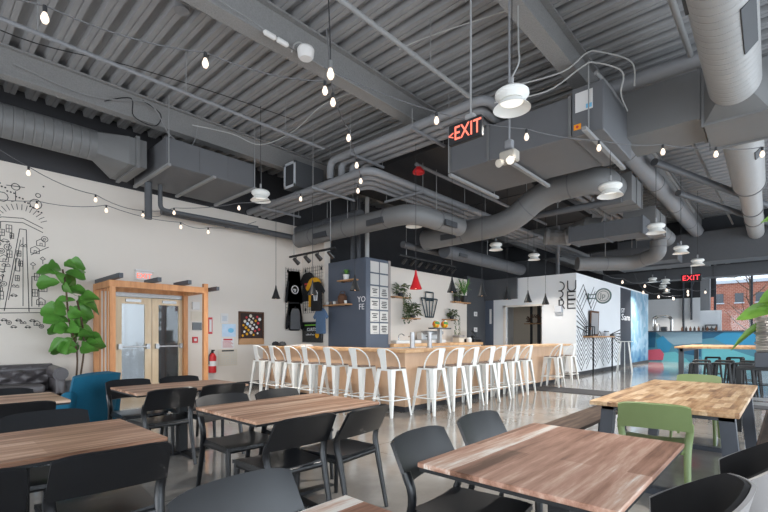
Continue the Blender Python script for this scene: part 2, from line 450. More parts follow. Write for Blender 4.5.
# corrugated roof deck, ribs along y
prof = [(0, 0), (.145, 0), (.16, .09), (.265, .09), (.28, 0)]
pts = []
x = X0 - .2
while x < X1 + .2:
    pts += [(x, 0), (x + .066, 0), (x + .07, .012), (x + .08, .012), (x + .084, 0), (x + .150, 0), (x + .168, .10), (x + .282, .10)]
    x += .30
dk = MB(); bm = dk.bm
A = [bm.verts.new((u, Y0 - .2, ZR + z)) for u, z in pts]; B = [bm.verts.new((u, Y1 + .2, ZR + z)) for u, z in pts]
for i in range(len(pts) - 1): bm.faces.new((A[i], A[i + 1], B[i + 1], B[i]))
dk.span((X0 - .3, Y0 - .3, ZR + .12), (X1 + .3, Y1 + .3, ZR + .25))
struct('ceiling', dk, 'deck_grey', 'grey corrugated metal roof deck', smooth=0)
def i_beam_x(name, y0, y1, zb, zt, x0, x1, label):
    yc = (y0 + y1) / 2
    mb = MB().span((x0, y0, zb), (x1, y1, zb + .03)).span((x0, y0, zt - .03), (x1, y1, zt)).span((x0, yc - .03, zb), (x1, yc + .03, zt))
    return struct(name, mb, 'beam_grey', label, smooth=0)
i_beam_x('beam_near', 2.28, 2.50, 5.2, ZR, X0, X1, 'sprayed steel roof beam running over the round hanging lamps')
i_beam_x('beam_middle', 4.97, 5.19, 5.2, ZR, X0, X1, 'sprayed steel roof beam carrying the white dome device')
i_beam_x('beam_far', 8.60, 8.80, 5.2, ZR, X0, X1, 'sprayed steel roof beam nearest the white wall')
i_beam_x('beam_right', -1.1, -.88, 5.2, ZR, X0, X1, 'sprayed steel roof beam right of the spiral duct')
struct('beam_cross', MB().span((20.0, Y0, 4.9), (20.25, Y1, ZR)), 'wall_dark', 'dark cross beam far back')

# partitions: apparel wall, slate box, plant wall, bar passage wall, white block
struct('wall_apparel', MB().span((7.73, 9.30, 0), (7.93, Y1, 4.42)), 'wall_white', 'short white wall holding the shirts')
struct('wall_slate', MB().span((7.87, 7.84, 0), (8.78, 9.36, 3.30), .01), 'box_slate', 'slate grey box wall with the menu')
struct('trim_1', MB().span((8.70, 7.825, 1.08), (8.785, 7.84, 3.30)), 'box_edge', 'beige edge of the slate box')
struct('wall_plants', MB().span((8.78, 8.40, 0), (13.5, 8.55, 3.30)), 'wall_white', 'white wall with the plant shelves')
struct('wall_passage', MB().span((13.5, 8.38, 0), (14.9, 8.55, 3.42)), 'wall_dark', 'dark grey wall beside the plant wall')
bd = MB()
bd.span((14.76, 8.04, 0), (14.90, 8.40, 3.30))
struct('door_3', bd, 'box_slate', 'slate blue door at the bar end')
blk = MB()
blk.span((14.76, 7.55, 0), (14.90, 8.04, 3.30)).span((14.76, 5.07, 0), (14.90, 6.21, 3.30)).span((14.76, 6.21, 2.34), (14.90, 7.55, 3.30))
blk.span((14.90, 5.07, 0), (19.86, 5.21, 3.30)).span((14.90, 8.30, 0), (24.75, 8.40, 3.30)).span((14.76, 5.07, 3.30), (24.75, 8.40, 3.36))
struct('wall_block', blk, 'wall_white_cool', 'white partition block with line art')
struct('wall_navy', MB().span((19.86, 5.07, 0), (21.53, 5.21, 3.30)), 'navy', 'dark navy strip of the partition')
struct('wall_mural', MB().span((21.53, 5.07, 0), (24.75, 5.21, 3.30)), 'mural_panel', 'pale blue crystal mural at the partition end')
struct('wall_block_inner', MB().span((16.9, 5.21, 0), (17.0, 8.3, 3.28)), 'paper_cream', 'cream wall inside the doorway')
struct('trim_2', MB().span((14.735, 7.55, 0), (14.76, 7.64, 2.40)).span((14.735, 6.14, 2.34), (14.76, 7.64, 2.40)), 'wall_white', 'white trim of the bar doorway')
struct('baseboard_block', MB().span((14.74, 5.05, 0), (24.75, 5.07, .12)).span((14.745, 5.07, 0), (14.76, 6.2, .12)), 'wall_black', 'black base of the white block')

# end wall at x = 30
ew = MB()
ew.span((X1, 3.5, 0), (X1 + .2, Y1, 3.45))
struct('wall_end', ew, 'paper_white', 'pale far wall behind the mural counter')
struct('wall_end_upper', MB().span((X1, 3.0, 3.45), (X1 + .2, Y1, 5.8)).span((X1, Y0, 5.0), (X1 + .2, 3.0, 5.8)), 'wall_black', 'dark upper far wall')
fr = MB()
for y in (2.95, 1.4, .1, -1.4, -3.0, -4.9): fr.span((X1 + .02, y - .05, 0), (X1 + .14, y + .05, 5.0))
for z in (.05, 4.95): fr.span((X1 + .03, Y0, z - .05), (X1 + .13, 3.0, z + .05))
go = struct('window_3', MB().span((X1 + .07, Y0, .0), (X1 + .08, 3.0, 5.0)), 'glass', 'glazed far end wall')
fr.build('window_frame', 'steel_grey', go)
struct('column', MB().span((27.9, 2.95, 0), (28.25, 3.35, ZR), .01), 'pipe_grey', 'grey steel column by the far glazing')

# ------------------------------------------------------------------ outside
struct('ground_outside', MB().span((X1 + .3, -60, -.2), (95, 60, -.12)).span((X0 - 3, Y1 + .2, -.2), (X1, 40, -.12)).span((X0 - .3, -45, -.2), (X1 + .3, Y0 - .2, -.12)).span((-45, -45, -.2), (X0 - .3, 40, -.12)), 'asphalt')
bld = thing('brick_building', 'red brick building with dark windows across the street beyond the glass', 'building', (55, -8, -.12))
MB().span((0, -30, 0), (10, 17, 6.6)).build('wall', 'brick', bld)
MB().span((-.2, -30.2, 6.6), (10, 17.2, 6.9)).build('cornice', 'vest_grey', bld)
for i in range(18):
    y = 14.6 - i * 1.55
    f = MB().span((-.06, y - .33, 4.7), (.02, y + .33, 5.6)).build('window', 'dark_glass', bld)
    MB().span((-.12, y - .4, 4.6), (.02, y + .4, 4.7)).build('sill', 'vest_grey', f)
def bare_tree(loc, label, h, seed):
    rnd = random.Random(seed); t = thing('bare_tree', label, 'tree', loc, 0, 'bare trees outside the far glass')
    mb = MB(); mb.tube([(0, 0, 0), (.05, 0, h * .4), (0, .1, h)], [.14, .1, .02], 6)
    br = MB()
    for i in range(16):
        z = h * (.25 + .7 * rnd.random()); a = rnd.random() * 2 * PI; L = (1 - z / h * .6) * 2.2
        p = Vector((0, 0, z)); q = p + Vector((math.cos(a) * L * .5, math.sin(a) * L * .5, L * .45)); e = q + Vector((math.cos(a + .4) * L * .4, math.sin(a + .4) * L * .4, L * .5))
        br.tube([p, q, e], [.045, .03, .01], 5)
        br.tube([q, q + Vector((math.cos(a - .9) * L * .4, math.sin(a - .9) * L * .4, L * .3))], [.025, .008], 4)
    mb.build('trunk', 'bark', t); br.build('branches', 'bark', t)
bare_tree((44, 2.1, -.12), 'bare leafless tree in front of the brick building, nearest the grey column', 6.2, 1)
bare_tree((46, .2, -.12), 'bare leafless tree in front of the brick building, behind the big plant', 6.6, 5)
def car(loc, label, mat):
    t = thing('car', label, 'car', loc, 0, 'cars parked outside the far glass')
    MB().prism([(-2.2, .35), (-2.2, .85), (-1.4, .95), (-.9, 1.42), (.8, 1.42), (1.4, .95), (2.1, .85), (2.2, .35)], -.85, .85, 'x', .04).build('body', mat, t)
    MB().prism([(-1.2, .97), (-.82, 1.36), (.72, 1.36), (1.2, .97)], -.87, -.84, 'x').build('side_window', 'dark_glass', t)
    for y in (-1.4, 1.4): MB().cyl((-.88, y, .33), (-.66, y, .33), .33, seg=18).build('wheel', 'tire', t)
car((38, 2.6, -.12), 'white parked car seen through the glass beside the grey column', 'car_white')
car((41, -1.6, -.12), 'grey parked car seen through the glass behind the big leaves', 'steel_grey')
# vestibule beyond the entrance doors
struct('vestibule', MB().span((1.6, 12.9, -.1), (6.5, 13.0, 3.0)).span((1.5, 10.5, -.1), (1.6, 13, 3.0)).span((1.5, 10.5, 2.9), (6.5, 13, 3.0)).span((1.5, 10.5, -.1), (6.5, 13, 0)), 'vest_grey', 'pale vestibule beyond the entrance doors')
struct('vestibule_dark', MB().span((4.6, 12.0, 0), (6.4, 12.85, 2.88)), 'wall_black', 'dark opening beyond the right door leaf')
area('vestibule_light', (3.6, 11.6, 2.85), (0, 0, 0), 2.5, 1.2, 30, (.95, .98, 1))

# ------------------------------------------------------------------ dining tables
def dining_table(x0, x1, y0, y1, label, mat, legs=True):
    cx, cy = (x0 + x1) / 2, (y0 + y1) / 2
    t = thing('dining_table', label, 'table', (cx, cy, 0), 0, 'dining tables with black pedestal')
    hx, hy = (x1 - x0) / 2, (y1 - y0) / 2
    MB().span((-hx, -hy, .728), (hx, hy, .75), .003).build('tabletop', mat, t)
    MB().span((-hx + .006, -hy + .006, .712), (hx - .006, hy - .006, .728)).build('top_edge', 'black_metal', t)
    MB().span((-.05, -.05, .03), (.05, .05, .712), .008).build('column', 'black_metal', t)
    MB().span((-.3, -.25, .695), (.3, .25, .712)).build('top_plate', 'black_metal', t)
    b = MB()
    for sx in (-1, 1):
        b.prism([(0, .035), (sx * .42, .015), (sx * .42, 0), (0, 0)], -.035, .035, 'y')
        b.prism([(0, .035), (sx * .32, .015), (sx * .32, 0), (0, 0)], -.035, .035, 'x')
    b.build('base', 'black_metal', t)
    return t
dining_table(1.51, 2.70, .39, 1.19, 'reddish plank dining table in front of the green chair', 'table_wood')
dining_table(1.52, 2.68, 2.51, 3.37, 'brown plank dining table nearest the bar corner', 'table_wood_brown')
dining_table(-.21, .97, 2.49, 3.28, 'brown plank dining table in the foreground, cut by the left picture edge', 'table_wood_brown')
dining_table(1.49, 2.67, 4.56, 5.36, 'brown plank dining table in front of the wood framed entrance doors', 'table_wood_brown')
dining_table(-.21, .97, 4.56, 5.34, 'brown plank dining table between the teal armchair and the sofa', 'table_wood_brown')
dining_table(-.15, 1.035, .35, 1.13, 'brown plank dining table of which only a corner shows at the bottom', 'table_wood')

# ------------------------------------------------------------------ resin chairs
def make_chair(mat, label, group):
    t = thing('dining_chair', label, 'chair', (0, 0, 0), 0, group)
    # seat: slightly dished slab, front -y
    def seat(u, v):
        x = (u - .5); y = -.235 + v * .43
        wd = .47 - .05 * v
        z = .452 - .012 * math.cos(PI * (u - .5)) + (.006 if v < .1 else 0) * -1
        return (x * wd, y, z)
    MB().shell(seat, 8, 8, .024).build('seat', mat, t, 50)
    ap = MB()
    ap.tube([(-.215, -.21, .425), (.215, -.21, .425)], .02, 8, flat=(1, .7))
    for s in (-1, 1): ap.tube([(s * .215, -.21, .425), (s * .205, .2, .42)], .02, 8, flat=(1, .7))
    ap.tube([(-.205, .195, .425), (.205, .195, .425)], .02, 8, flat=(1, .7))
    ap.build('seat_rail', mat, t, 50)
    for s in (-1, 1):
        MB().tube([(s * .212, -.212, .44), (s * .222, -.232, 0)], [.022, .016], 10).build('leg', mat, t, 50)
    for s in (-1, 1):
        P = smooth_path([(s * .222, .285, 0), (s * .214, .235, .25), (s * .214, .198, .42), (s * .220, .178, .50), (s * .228, .180, .57), (s * .228, .208, .64)], 4)
        R = [.018 + .008 * min(1, i / 8) for i in range(len(P))]
        MB().tube(P, R, 10, flat=(1, .72)).build('leg', mat, t, 50)
    def back(u, v):
        k = (u - .5) * 2
        wid = .248 - .012 * v
        z0 = .585 + .008 * (1 - k * k); z1 = .793 - .022 * abs(k) ** 5
        z = z0 + (z1 - z0) * v
        y = .188 + .105 * v + .038 * (1 - k * k)
        return (k * wid, y, z)
    MB().shell(back, 14, 7, .020).build('backrest', mat, t, 50)
    return t
G_ch = 'black resin chairs at the dining tables'
seats = [  # x, y, rz, material, label
    (1.88, 1.165, .05, 'black_plastic', 'dark blue-grey resin chair at the reddish plank table, nearer the bottom table corner'),
    (2.53, 1.20, -.02, 'black_plastic', 'dark blue-grey resin chair at the reddish plank table, nearer the bar stools'),
    (.80, 1.15, .03, 'black_plastic', 'dark resin chair whose broad backrest fills the bottom edge, beside the table corner'),
    (1.86, 3.32, .0, 'black_plastic', 'dark resin chair on the far side of the middle brown table, left one, seat showing'),
    (2.40, 3.28, .04, 'black_plastic', 'dark resin chair behind the middle brown table in front of the white stools'),
    (.63, 3.38, -.04, 'black_plastic', 'dark resin chair on the far side of the left brown table, curved backrest towards us'),
    (.62, 5.20, .0, 'black_plastic', 'dark resin chair behind the small table end in front of the leather sofa'),
    (1.77, 5.38, .02, 'black_plastic', 'dark resin chair behind the entrance table, next to the teal armchair'),
    (2.33, 5.36, -.03, 'black_plastic', 'dark resin chair behind the entrance table, before the right door leaf'),
    (1.74, 2.55, PI - .02, 'black_plastic', 'black resin chair seen from behind at the middle brown table, left of a pair'),
    (2.23, 2.51, PI + .12, 'black_plastic', 'black resin chair seen from behind at the middle brown table, right of a pair'),
    (.66, 2.53, PI - .05, 'black_plastic', 'large black resin chair seen from behind at the left brown table, in the foreground'),
    (.09, 2.52, PI, 'black_plastic', 'black resin chair cut by the left picture edge at the left brown table'),
    (.58, 4.60, PI, 'black_plastic', 'black resin chair seen from behind at the small table by the teal armchair'),
    (1.76, 4.70, PI + .03, 'black_plastic', 'black resin chair seen from behind at the entrance table, nearest the teal armchair'),
    (2.32, 4.72, PI - .04, 'black_plastic', 'black resin chair seen from behind at the entrance table, right of its neighbour'),
]
P1 = make_chair('black_plastic', '', G_ch); used = {}
for x, y, rz, mt, lb in seats:
    P = P1
    if mt not in used:
        used[mt] = 1; P.location = (x, y, 0); P.rotation_euler = (0, 0, rz); P['label'] = lb
    else: dup(P, (x, y, 0), rz, lb)
GC = make_chair('green_plastic', 'olive green resin chair seen from behind at the near end of the butcher block table', 'green resin chairs')
GC.location = (4.12, .79, 0); GC.rotation_euler = (0, 0, PI / 2 + .13)
dup(GC, (6.72, .86, 0), -PI / 2, 'olive green resin chair at the far end of the butcher block table')

# tub chairs with grey shell
def make_tub(label):
    t = thing('tub_chair', label, 'chair', (0, 0, 0), 0, 'grey shell tub chairs')
    def surf(off):
        def f(u, v):
            a = PI / 2 + (u - .5) * 2 * math.radians(92)        # around the back (+y)
            k = abs(u - .5) * 2
            top = .765 - .17 * max(0, (k - .25) / .75) ** 1.2
            z = .44 + (top - .44) * v
            r = .165 + .045 * v ** .8 + off
            return (r * 1.02 * math.cos(a), r * math.sin(a) - .02 + .05 * v * max(0, math.sin(a)), z)
        return f
    MB().shell(surf(.012), 30, 8, .014).build('shell', 'shell_grey', t, 60)
    MB().shell(surf(-.006), 30, 8, .018).build('inner_pad', 'black_pad', t, 60)
    MB().lathe([(0, .475), (.14, .475), (.158, .46), (.163, .43), (0, .43)], (0, .02, 0), 28).build('seat_cushion', 'black_pad', t, 40)
    MB().lathe([(0, .40), (.12, .405), (.175, .44), (.16, .445), (0, .43)], (0, .02, 0), 28).build('shell_base', 'shell_grey', t, 40)
    for sx in (-1, 1):
        for sy in (-1, 1):
            MB().tube([(sx * .12, sy * .12 - .02, .42), (sx * .21, sy * .2 - .02, 0)], [.016, .012], 8).build('leg', 'black_metal', t)
    return t
tb = make_tub('black lined grey tub chair at the bottom edge, nearer the reddish plank table corner')
tb.location = (2.01, .335, 0); tb.rotation_euler = (0, 0, PI + .40)
dup(tb, (2.95, .20, 0), PI + .3, 'black lined grey tub chair at the right picture edge, in front of the dark bench')

# ------------------------------------------------------------------ butcher block table and benches
t = thing('trestle_table', 'butcher block table on black steel trestle legs', 'table', (5.18, .75, 0))
MB().span((-1.22, -.50, .715), (1.24, .50, .75), .003).build('tabletop', 'block_wood', t)
for sx in (-.98, 1.0):
    f = MB()
    for s in (-1, 1): f.prism([(s * .36, .70), (s * .46, .70), (s * .52, 0), (s * .42, 0)], sx - .045, sx + .045, 'x')
    f.span((sx - .045, -.46, .66), (sx + .045, .46, .715)).span((sx - .045, -.5, .0), (sx + .045, .5, .05))
    f.build('trestle_leg', 'steel_grey', t)
MB().span((-.95, -.04, .60), (.97, .04, .66)).build('stretcher', 'black_metal', t)
def bench(loc, L, label):
    t = thing('bench', label, 'bench', loc, 0, 'dark slat benches')
    MB().span((0, -.165, .415), (L, .165, .45), .004).build('seat', 'bench_wood', t)
    for x in (.22, L - .22):
        f = MB()
        for s in (-1, 1): f.prism([(s * .08, .415), (s * .14, .415), (s * .16, 0), (s * .10, 0)], x - .03, x + .03, 'x')
        f.span((x - .03, -.14, .37), (x + .03, .14, .415)).span((x - .03, -.15, 0), (x + .03, .15, .04)).build('leg_frame', 'black_metal', t)
bench((4.15, 1.58, 0), 1.9, 'dark brown slat bench on the bar side of the butcher block table')
bench((4.40, .02, 0), 2.3, 'dark brown slat bench on the right side of the butcher block table')

# ------------------------------------------------------------------ the bar
t = thing('bar_counter', 'L shaped plywood bar counter with wooden top and black toe kick', 'counter', (5.71, 4.76, 0))
MB().prism([(0, 0), (7.1, 0), (7.1, .06), (.06, .06), (.06, 4.36), (0, 4.36)], .10, 1.015, 'z').build('front_panel', 'bar_ply', t)
MB().prism([(-.07, -.07), (7.68, -.07), (7.68, .58), (.58, .58), (.58, 4.40), (-.07, 4.40)], 1.015, 1.07, 'z', .004).build('countertop', 'bar_top', t)
MB().prism([(.05, .05), (7.05, .05), (7.05, .10), (.10, .10), (.10, 4.34), (.05, 4.34)], 0, .10, 'z').build('toe_kick', 'wall_black', t)
MB().prism([(.06, .06), (7.08, .06), (7.08, .50), (.50, .50), (.50, 4.34), (.06, 4.34)], .10, 1.015, 'z').build('carcass', 'wall_black', t)
struct('floor_mat', MB().span((10.25, -1.0, 0), (11.15, 4.72, .012)), 'mat_dark', 'dark walk-off strip in the floor')

def make_stool(label):
    t = thing('bar_stool', label, 'stool', (0, 0, 0), 0, 'white metal bar stools at the bar')
    MB().span((-.155, -.155, .735), (.155, .155, .765), .012, 2).build('seat', 'white_metal', t)
    MB().span((-.15, -.15, .766), (.15, .15, .784), .006).build('seat_board', 'seat_wood', t)
    for sx in (-1, 1):
        for sy in (-1, 1):
            q = MB(); bm = q.bm
            # folded sheet leg: wide at the seat, narrow at the foot
            def ring(z, wd, cx, cy):
                return [bm.verts.new((cx, cy, z)), bm.verts.new((cx - sx * wd, cy, z)), bm.verts.new((cx - sx * wd, cy - sy * .008, z)), bm.verts.new((cx - sx * .008, cy - sy * .008, z)), bm.verts.new((cx - sx * .008, cy - sy * wd, z)), bm.verts.new((cx, cy - sy * wd, z))]
            a = ring(.745, .085, sx * .152, sy * .152); c = ring(0, .03, sx * .215, sy * .215)
            for i in range(6): bm.faces.new((a[i], a[(i + 1) % 6], c[(i + 1) % 6], c[i]))
            bm.faces.new(a); bm.faces.new(c)
            q.build('leg', 'white_metal', t, 20)
    f = MB(); r = .196
    for a, c in (((-r, -r), (r, -r)), ((r, -r), (r, r)), ((r, r), (-r, r)), ((-r, r), (-r, -r))):
        f.tube([(a[0], a[1], .27), (c[0], c[1], .27)], .011, 8)
    f.build('footrest', 'white_metal', t)
    hp = smooth_path([(-.155, -.02, .75), (-.18, .03, .88), (-.17, .10, 1.0), (-.11, .175, 1.075), (0, .205, 1.09), (.11, .175, 1.075), (.17, .10, 1.0), (.18, .03, .88), (.155, -.02, .75)], 4)
    MB().tube(hp, .011, 8).build('back_hoop', 'white_metal', t, 60)
    def sp(u, v):
        return ((u - .5) * (.105 + .035 * v), .15 + .05 * v, .75 + .335 * v)
    MB().shell(sp, 3, 4, .008).build('back_splat', 'white_metal', t)
    return t
st = make_stool(''); st.scale = (1.12, 1.12, 1.0)
ordw = ['first', 'second', 'third', 'fourth', 'fifth', 'sixth', 'seventh']
for i, y in enumerate((8.61, 7.99, 7.42, 6.85, 6.19, 5.5, 4.81)):
    lb = 'white metal bar stool, %s from the white wall along the left bar side' % ordw[i]
    a = PI / 2 + random.uniform(-.06, .06)
    if i == 0: st.location = (5.42, y, 0); st.rotation_euler = (0, 0, a); st['label'] = lb
    else: dup(st, (5.42, y, 0), a, lb)
for i, x in enumerate((6.03, 6.63, 7.14, 7.76, 8.23, 8.83, 9.48)):
    dup(st, (x, 4.45, 0), PI + random.uniform(-.08, .08), 'white metal bar stool, %s from the bar corner along the long bar side' % ordw[i])
dup(st, (11.25, 4.45, 0), PI + .06, 'white metal bar stool past the dark floor strip, nearer of the far pair')
dup(st, (12.25, 4.45, 0), PI - .05, 'white metal bar stool nearest the white block, farther of the far pair')

# taps
for x, y, lb in ((6.5, 5.24, 'brushed steel beer tap tower on the bar, nearer the slate box'), (7.02, 5.22, 'brushed steel beer tap tower on the bar, farther from the slate box')):
    t = thing('tap_tower', lb, 'beer tap', (x, y, 1.07), 0, 'beer tap towers')
    MB().cyl((0, 0, 0), (0, 0, .30), .045, seg=20).build('column', 'brushed', t)
    MB().cyl((0, 0, 0), (0, 0, .015), .07, seg=20).build('base_flange', 'brushed', t)
    MB().cyl((0, 0, .22), (0, .09, .22), .012, seg=8).build('spout', 'chrome', t)

# back counter behind the bar
t = thing('back_counter', 'long back counter with a thick wooden top under the plant wall', 'counter', (8.8, 7.72, 0))
MB().span((0, .05, .05), (4.6, .66, 1.0)).build('cabinet', 'paper', t)
MB().span((-.0, 0, 1.0), (4.65, .67, 1.09), .004).build('countertop', 'bar_top', t)
zc = 1.09
t = thing('sink_station', 'low steel sink unit at the near end of the back counter', 'sink', (9.5, 8.0, zc))
MB().span((-.5, -.2, 0), (.6, .25, .09), .01).build('body', 'steel_white', t)
MB().tube(smooth_path([(0, .15, .09), (0, .15, .22), (0, .05, .27), (0, -.05, .22)], 4), .014, 8).build('faucet', 'chrome', t)
t = thing('coffee_machine', 'white and steel coffee machine on the back counter', 'coffee machine', (10.9, 8.05, zc))
MB().span((-.45, -.2, .0), (.5, .25, .1), .01).build('base', 'steel_white', t)
MB().span((-.42, .02, .1), (.46, .24, .32), .02).build('body', 'steel_white', t)
MB().span((-.4, -.18, .26), (.42, .1, .36), .02).build('head', 'brushed', t)
t = thing('display_stand', 'dark raised stand carrying the two colourful jars', 'stand', (10.95, 7.77, zc + .0))
MB().span((-.05, -.05, 0), (.05, .05, .42)).build('post', 'brushed', t)
MB().span((-.42, -.12, .42), (.46, .12, .46), .006).build('shelf', 'steel_grey', t)
for dx, lb in ((-.18, 'round jar of coloured sweets on the dark stand, nearer the tap towers'), (.26, 'round jar of coloured sweets on the dark stand, farther from the tap towers')):
    t = thing('sweet_jar', lb, 'jar', (10.95 + dx, 7.77, zc + .46), 0, 'jars of coloured sweets')
    MB().lathe([(0, 0), (.06, 0), (.10, .04), (.115, .11), (.095, .17), (.06, .2), (0, .2)], seg=20).build('jar', 'candy', t)
    MB().cyl((0, 0, .2), (0, 0, .22), .055, seg=18).build('lid', 'steel_white', t)
t = thing('coffee_grinder', 'beige boxy grinder on the back counter', 'grinder', (12.35, 8.0, zc))
MB().span((-.15, -.12, 0), (.15, .12, .16), .01).build('body', 'paper_cream', t)
MB().span((-.17, -.14, .16), (.17, .14, .24), .02).build('top', 'shell_grey', t)
t = thing('storage_jar', 'small white round jar beside the black till', 'jar', (12.75, 7.85, zc))
MB().lathe([(0, 0), (.08, 0), (.09, .05), (.09, .12), (.06, .16), (0, .16)], seg=18).build('jar', 'pot_white', t)
t = thing('till_screen', 'black till with tilted screen on the back counter', 'till', (13.15, 7.95, zc))
MB().span((-.22, -.2, 0), (.22, .2, .11), .01).build('drawer_box', 'black_plastic', t)
MB().box((0, -.05, .28), (.36, .03, .26), .006, (-.5, 0, .3)).build('screen', 'black_plastic', t)
MB().box((0, .02, .16), (.06, .06, .12)).build('neck', 'black_plastic', t)

# small stuff under the shirts, on the left bar end
for i, (y, mt, lb) in enumerate(((9.0, 'tee_black', 'black cap on the bar end under the grey hoodie, first'), (8.72, 'pot_dark', 'dark cap on the bar end under the grey hoodie, second'))):
    t = thing('cap', lb, 'cap', (5.98, y, 1.07), .4, 'caps on the bar')
    MB().lathe([(.09, 0), (.088, .05), (.06, .09), (0, .105)], seg=18).build('crown', mt, t)
    MB().box((-.12, 0, .012), (.12, .14, .012), .004).build('peak', mt, t)
t = thing('paper_tray', 'white paper tray on the bar in front of the chalk screen', 'tray', (6.0, 8.0, 1.07))
MB().span((-.1, -.28, 0), (.1, .28, .03), .006).build('tray', 'paper', t)
MB().span((-.08, -.24, .03), (.08, -.02, .05)).build('papers', 'paper_cream', t)

# ------------------------------------------------------------------ sofa, armchair, fig
def roll(mb, pts, r, seg=18): mb.tube(pts, r, seg)
t = thing('leather_sofa', 'dark buttoned leather sofa with rolled arms against the white wall', 'sofa', (.55, 9.72, 0))
hx = 1.38
def backf(u, v):
    x = (u - .5) * 2 * (hx - .18); z = .40 + .36 * v
    k = .05 * math.cos(PI * 14.5 * u) * math.cos(PI * 4 * v)
    return (x, .10 + .12 * v - .10 * math.sin(PI * v) * .5 + k, z)
MB().grid(lambda u, v: (*backf(u, v),), 90, 24).build('tufted_back', 'leather', t, 60)
r_ = MB(); r_.tube([(-hx + .1, .27, .70), (hx - .1, .27, .70)], .10, 18); r_.span((-hx + .1, .2, .12), (hx - .1, .40, .72)); r_.build('back_frame', 'leather', t, 50)
for i in range(14):
    for j, v in enumerate((.25, .5, .75)):
        u = (i + .5 + (.5 if j % 2 else 0)) / 14.5
        p = backf(u, v); MB().blob((p[0], p[1] + .0, p[2]), (.026, .02, .026), 8).build('button', 'leather', t)
s_ = MB()
for x in (-.66, .66): s_.box((x * .82, -.12, .40), (1.06, .60, .15), .04, None, 3)
s_.build('seat_cushions', 'leather', t, 60)
MB().span((-hx + .06, -.42, .10), (hx - .06, .3, .33), .02).build('base', 'leather', t)
for s in (-1, 1):
    a = MB(); a.tube([(s * (hx - .10), -.43, .64), (s * (hx - .10), .34, .66)], .115, 20); a.span((s * (hx - .17), -.42, .10), (s * (hx - .03), .34, .64), .015)
    ar = a.build('arm', 'leather', t, 50)
    MB().tube([(s * (hx - .10), -.435, .64), (s * (hx - .10), -.445, .64)], .07, 18).build('arm_scroll', 'leather', ar)
    for y in (-.36, .30): MB().cyl((s * (hx - .14), y, 0), (s * (hx - .14), y, .1), .025, .04, 12).build('foot', 'black_metal', t)

t = thing('teal_armchair', 'teal upholstered armchair seen from behind near the leather sofa', 'armchair', (1.42, 6.50, 0), math.atan2(-.57, -.82) + PI / 2 + 0)
t.rotation_euler = (0, 0, PI + math.atan2(.57, .82))
# local front is -y
def bk(u, v):
    k = (u - .5) * 2
    return (k * (.36 - .03 * v), .27 + .12 * v - .10 * abs(k) ** 3, .22 + .63 * v - .03 * abs(k) ** 4 * v)
MB().shell(bk, 16, 10, .12).build('backrest', 'teal_fabric', t, 60)
for s in (-1, 1):
    MB().prism([(-.36, .16), (.28, .16), (.34, .66), (.24, .66), (.12, .56), (-.36, .53)], s * .30, s * .41, 'x', .02).build('arm', 'teal_fabric', t, 50)
MB().box((0, -.04, .38), (.60, .62, .16), .04, None, 3).build('seat_cushion', 'teal_fabric', t, 60)
MB().box((0, -.02, .24), (.66, .64, .16), .02).build('base', 'teal_fabric', t)
for sx in (-1, 1):
    for sy in (-1, 1): MB().cyl((sx * .30, sy * .27, 0), (sx * .27, sy * .24, .17), .014, .022, 10).build('leg', 'black_metal', t)

def fig_leaf(bm, base, direction, L, W, droop, roll_):
    """fiddle shaped leaf: narrow waist, broad tip"""
    d = Vector(direction).normalized(); side = d.cross(Vector((0, 0, 1)))
    if side.length < .1: side = Vector((1, 0, 0))
    side.normalize(); side = (Matrix.Rotation(roll_, 3, d) @ side); up = side.cross(d).normalized()
    N = 8; prof = [.06, .38, .55, .58, .78, .98, 1.0, .72, .08]
    rows = []
    for i in range(N + 1):
        tt = i / N; c = Vector(base) + d * (L * tt) - Vector((0, 0, 1)) * (droop * L * tt * tt)
        hw = W / 2 * prof[i]
        rows.append([bm.verts.new(c + side * (hw * k) + up * (abs(k) ** 1.5 * hw * .35 + .02 * L * math.sin(7 * tt + 3 * k))) for k in (-1, -.5, 0, .5, 1)])
    for a, c in zip(rows, rows[1:]):
        for j in range(4): bm.faces.new((a[j], a[j + 1], c[j + 1], c[j]))
t = thing('fiddle_leaf_fig', 'tall fiddle leaf fig in a grey pot between the sofa and the wooden entrance frame', 'plant', (2.12, 9.62, 0))
MB().lathe([(0, 0), (.17, 0), (.21, .48), (.19, .48), (.185, .42), (0, .42)], seg=28).build('pot', 'pot_grey', t)
MB().cyl((0, 0, .40), (0, 0, .425), .183, seg=24).build('soil', 'soil', t)
tr = MB()
for bx, by, pts in ((0, 0, [(0, 0, .42), (.02, 0, 1.0), (-.10, .02, 1.6), (-.15, .0, 2.2), (-.20, 0, 2.5)]), (.05, 0, [(.05, 0, .42), (.12, -.02, 1.0), (.10, -.02, 1.5), (.02, 0, 1.95)])):
    tr.tube(smooth_path(pts, 4), .016, 8)
tr.build('trunk', 'bark', t)
fo = MB(); rnd = random.Random(11)
clusters = [(-.20, 0, 2.50, 6, .20), (-.20, 0, 2.22, 6, .22), (.02, -.05, 1.92, 4, .2), (-.14, 0, 1.72, 7, .26), (-.08, 0, 1.5, 8, .28), (.0, 0, 1.28, 7, .26), (.04, -.05, 1.08, 6, .24)]
for cx, cy, cz, n_, sp_ in clusters:
    for i in range(n_):
        a = i * 2.4 + rnd.random(); el = rnd.uniform(-.3, .7)
        d = (math.cos(a) * math.cos(el), math.sin(a) * math.cos(el) * .7 - .15, math.sin(el))
        fig_leaf(fo.bm, (cx + .04 * math.cos(a), cy + .04 * math.sin(a), cz + rnd.uniform(-.12, .12)), d, rnd.uniform(.30, .42), rnd.uniform(.27, .36), rnd.uniform(.1, .6), rnd.choice((-1, 1)) * rnd.uniform(.5, 1.2))
fo.build('foliage', 'leaf', t, 80)

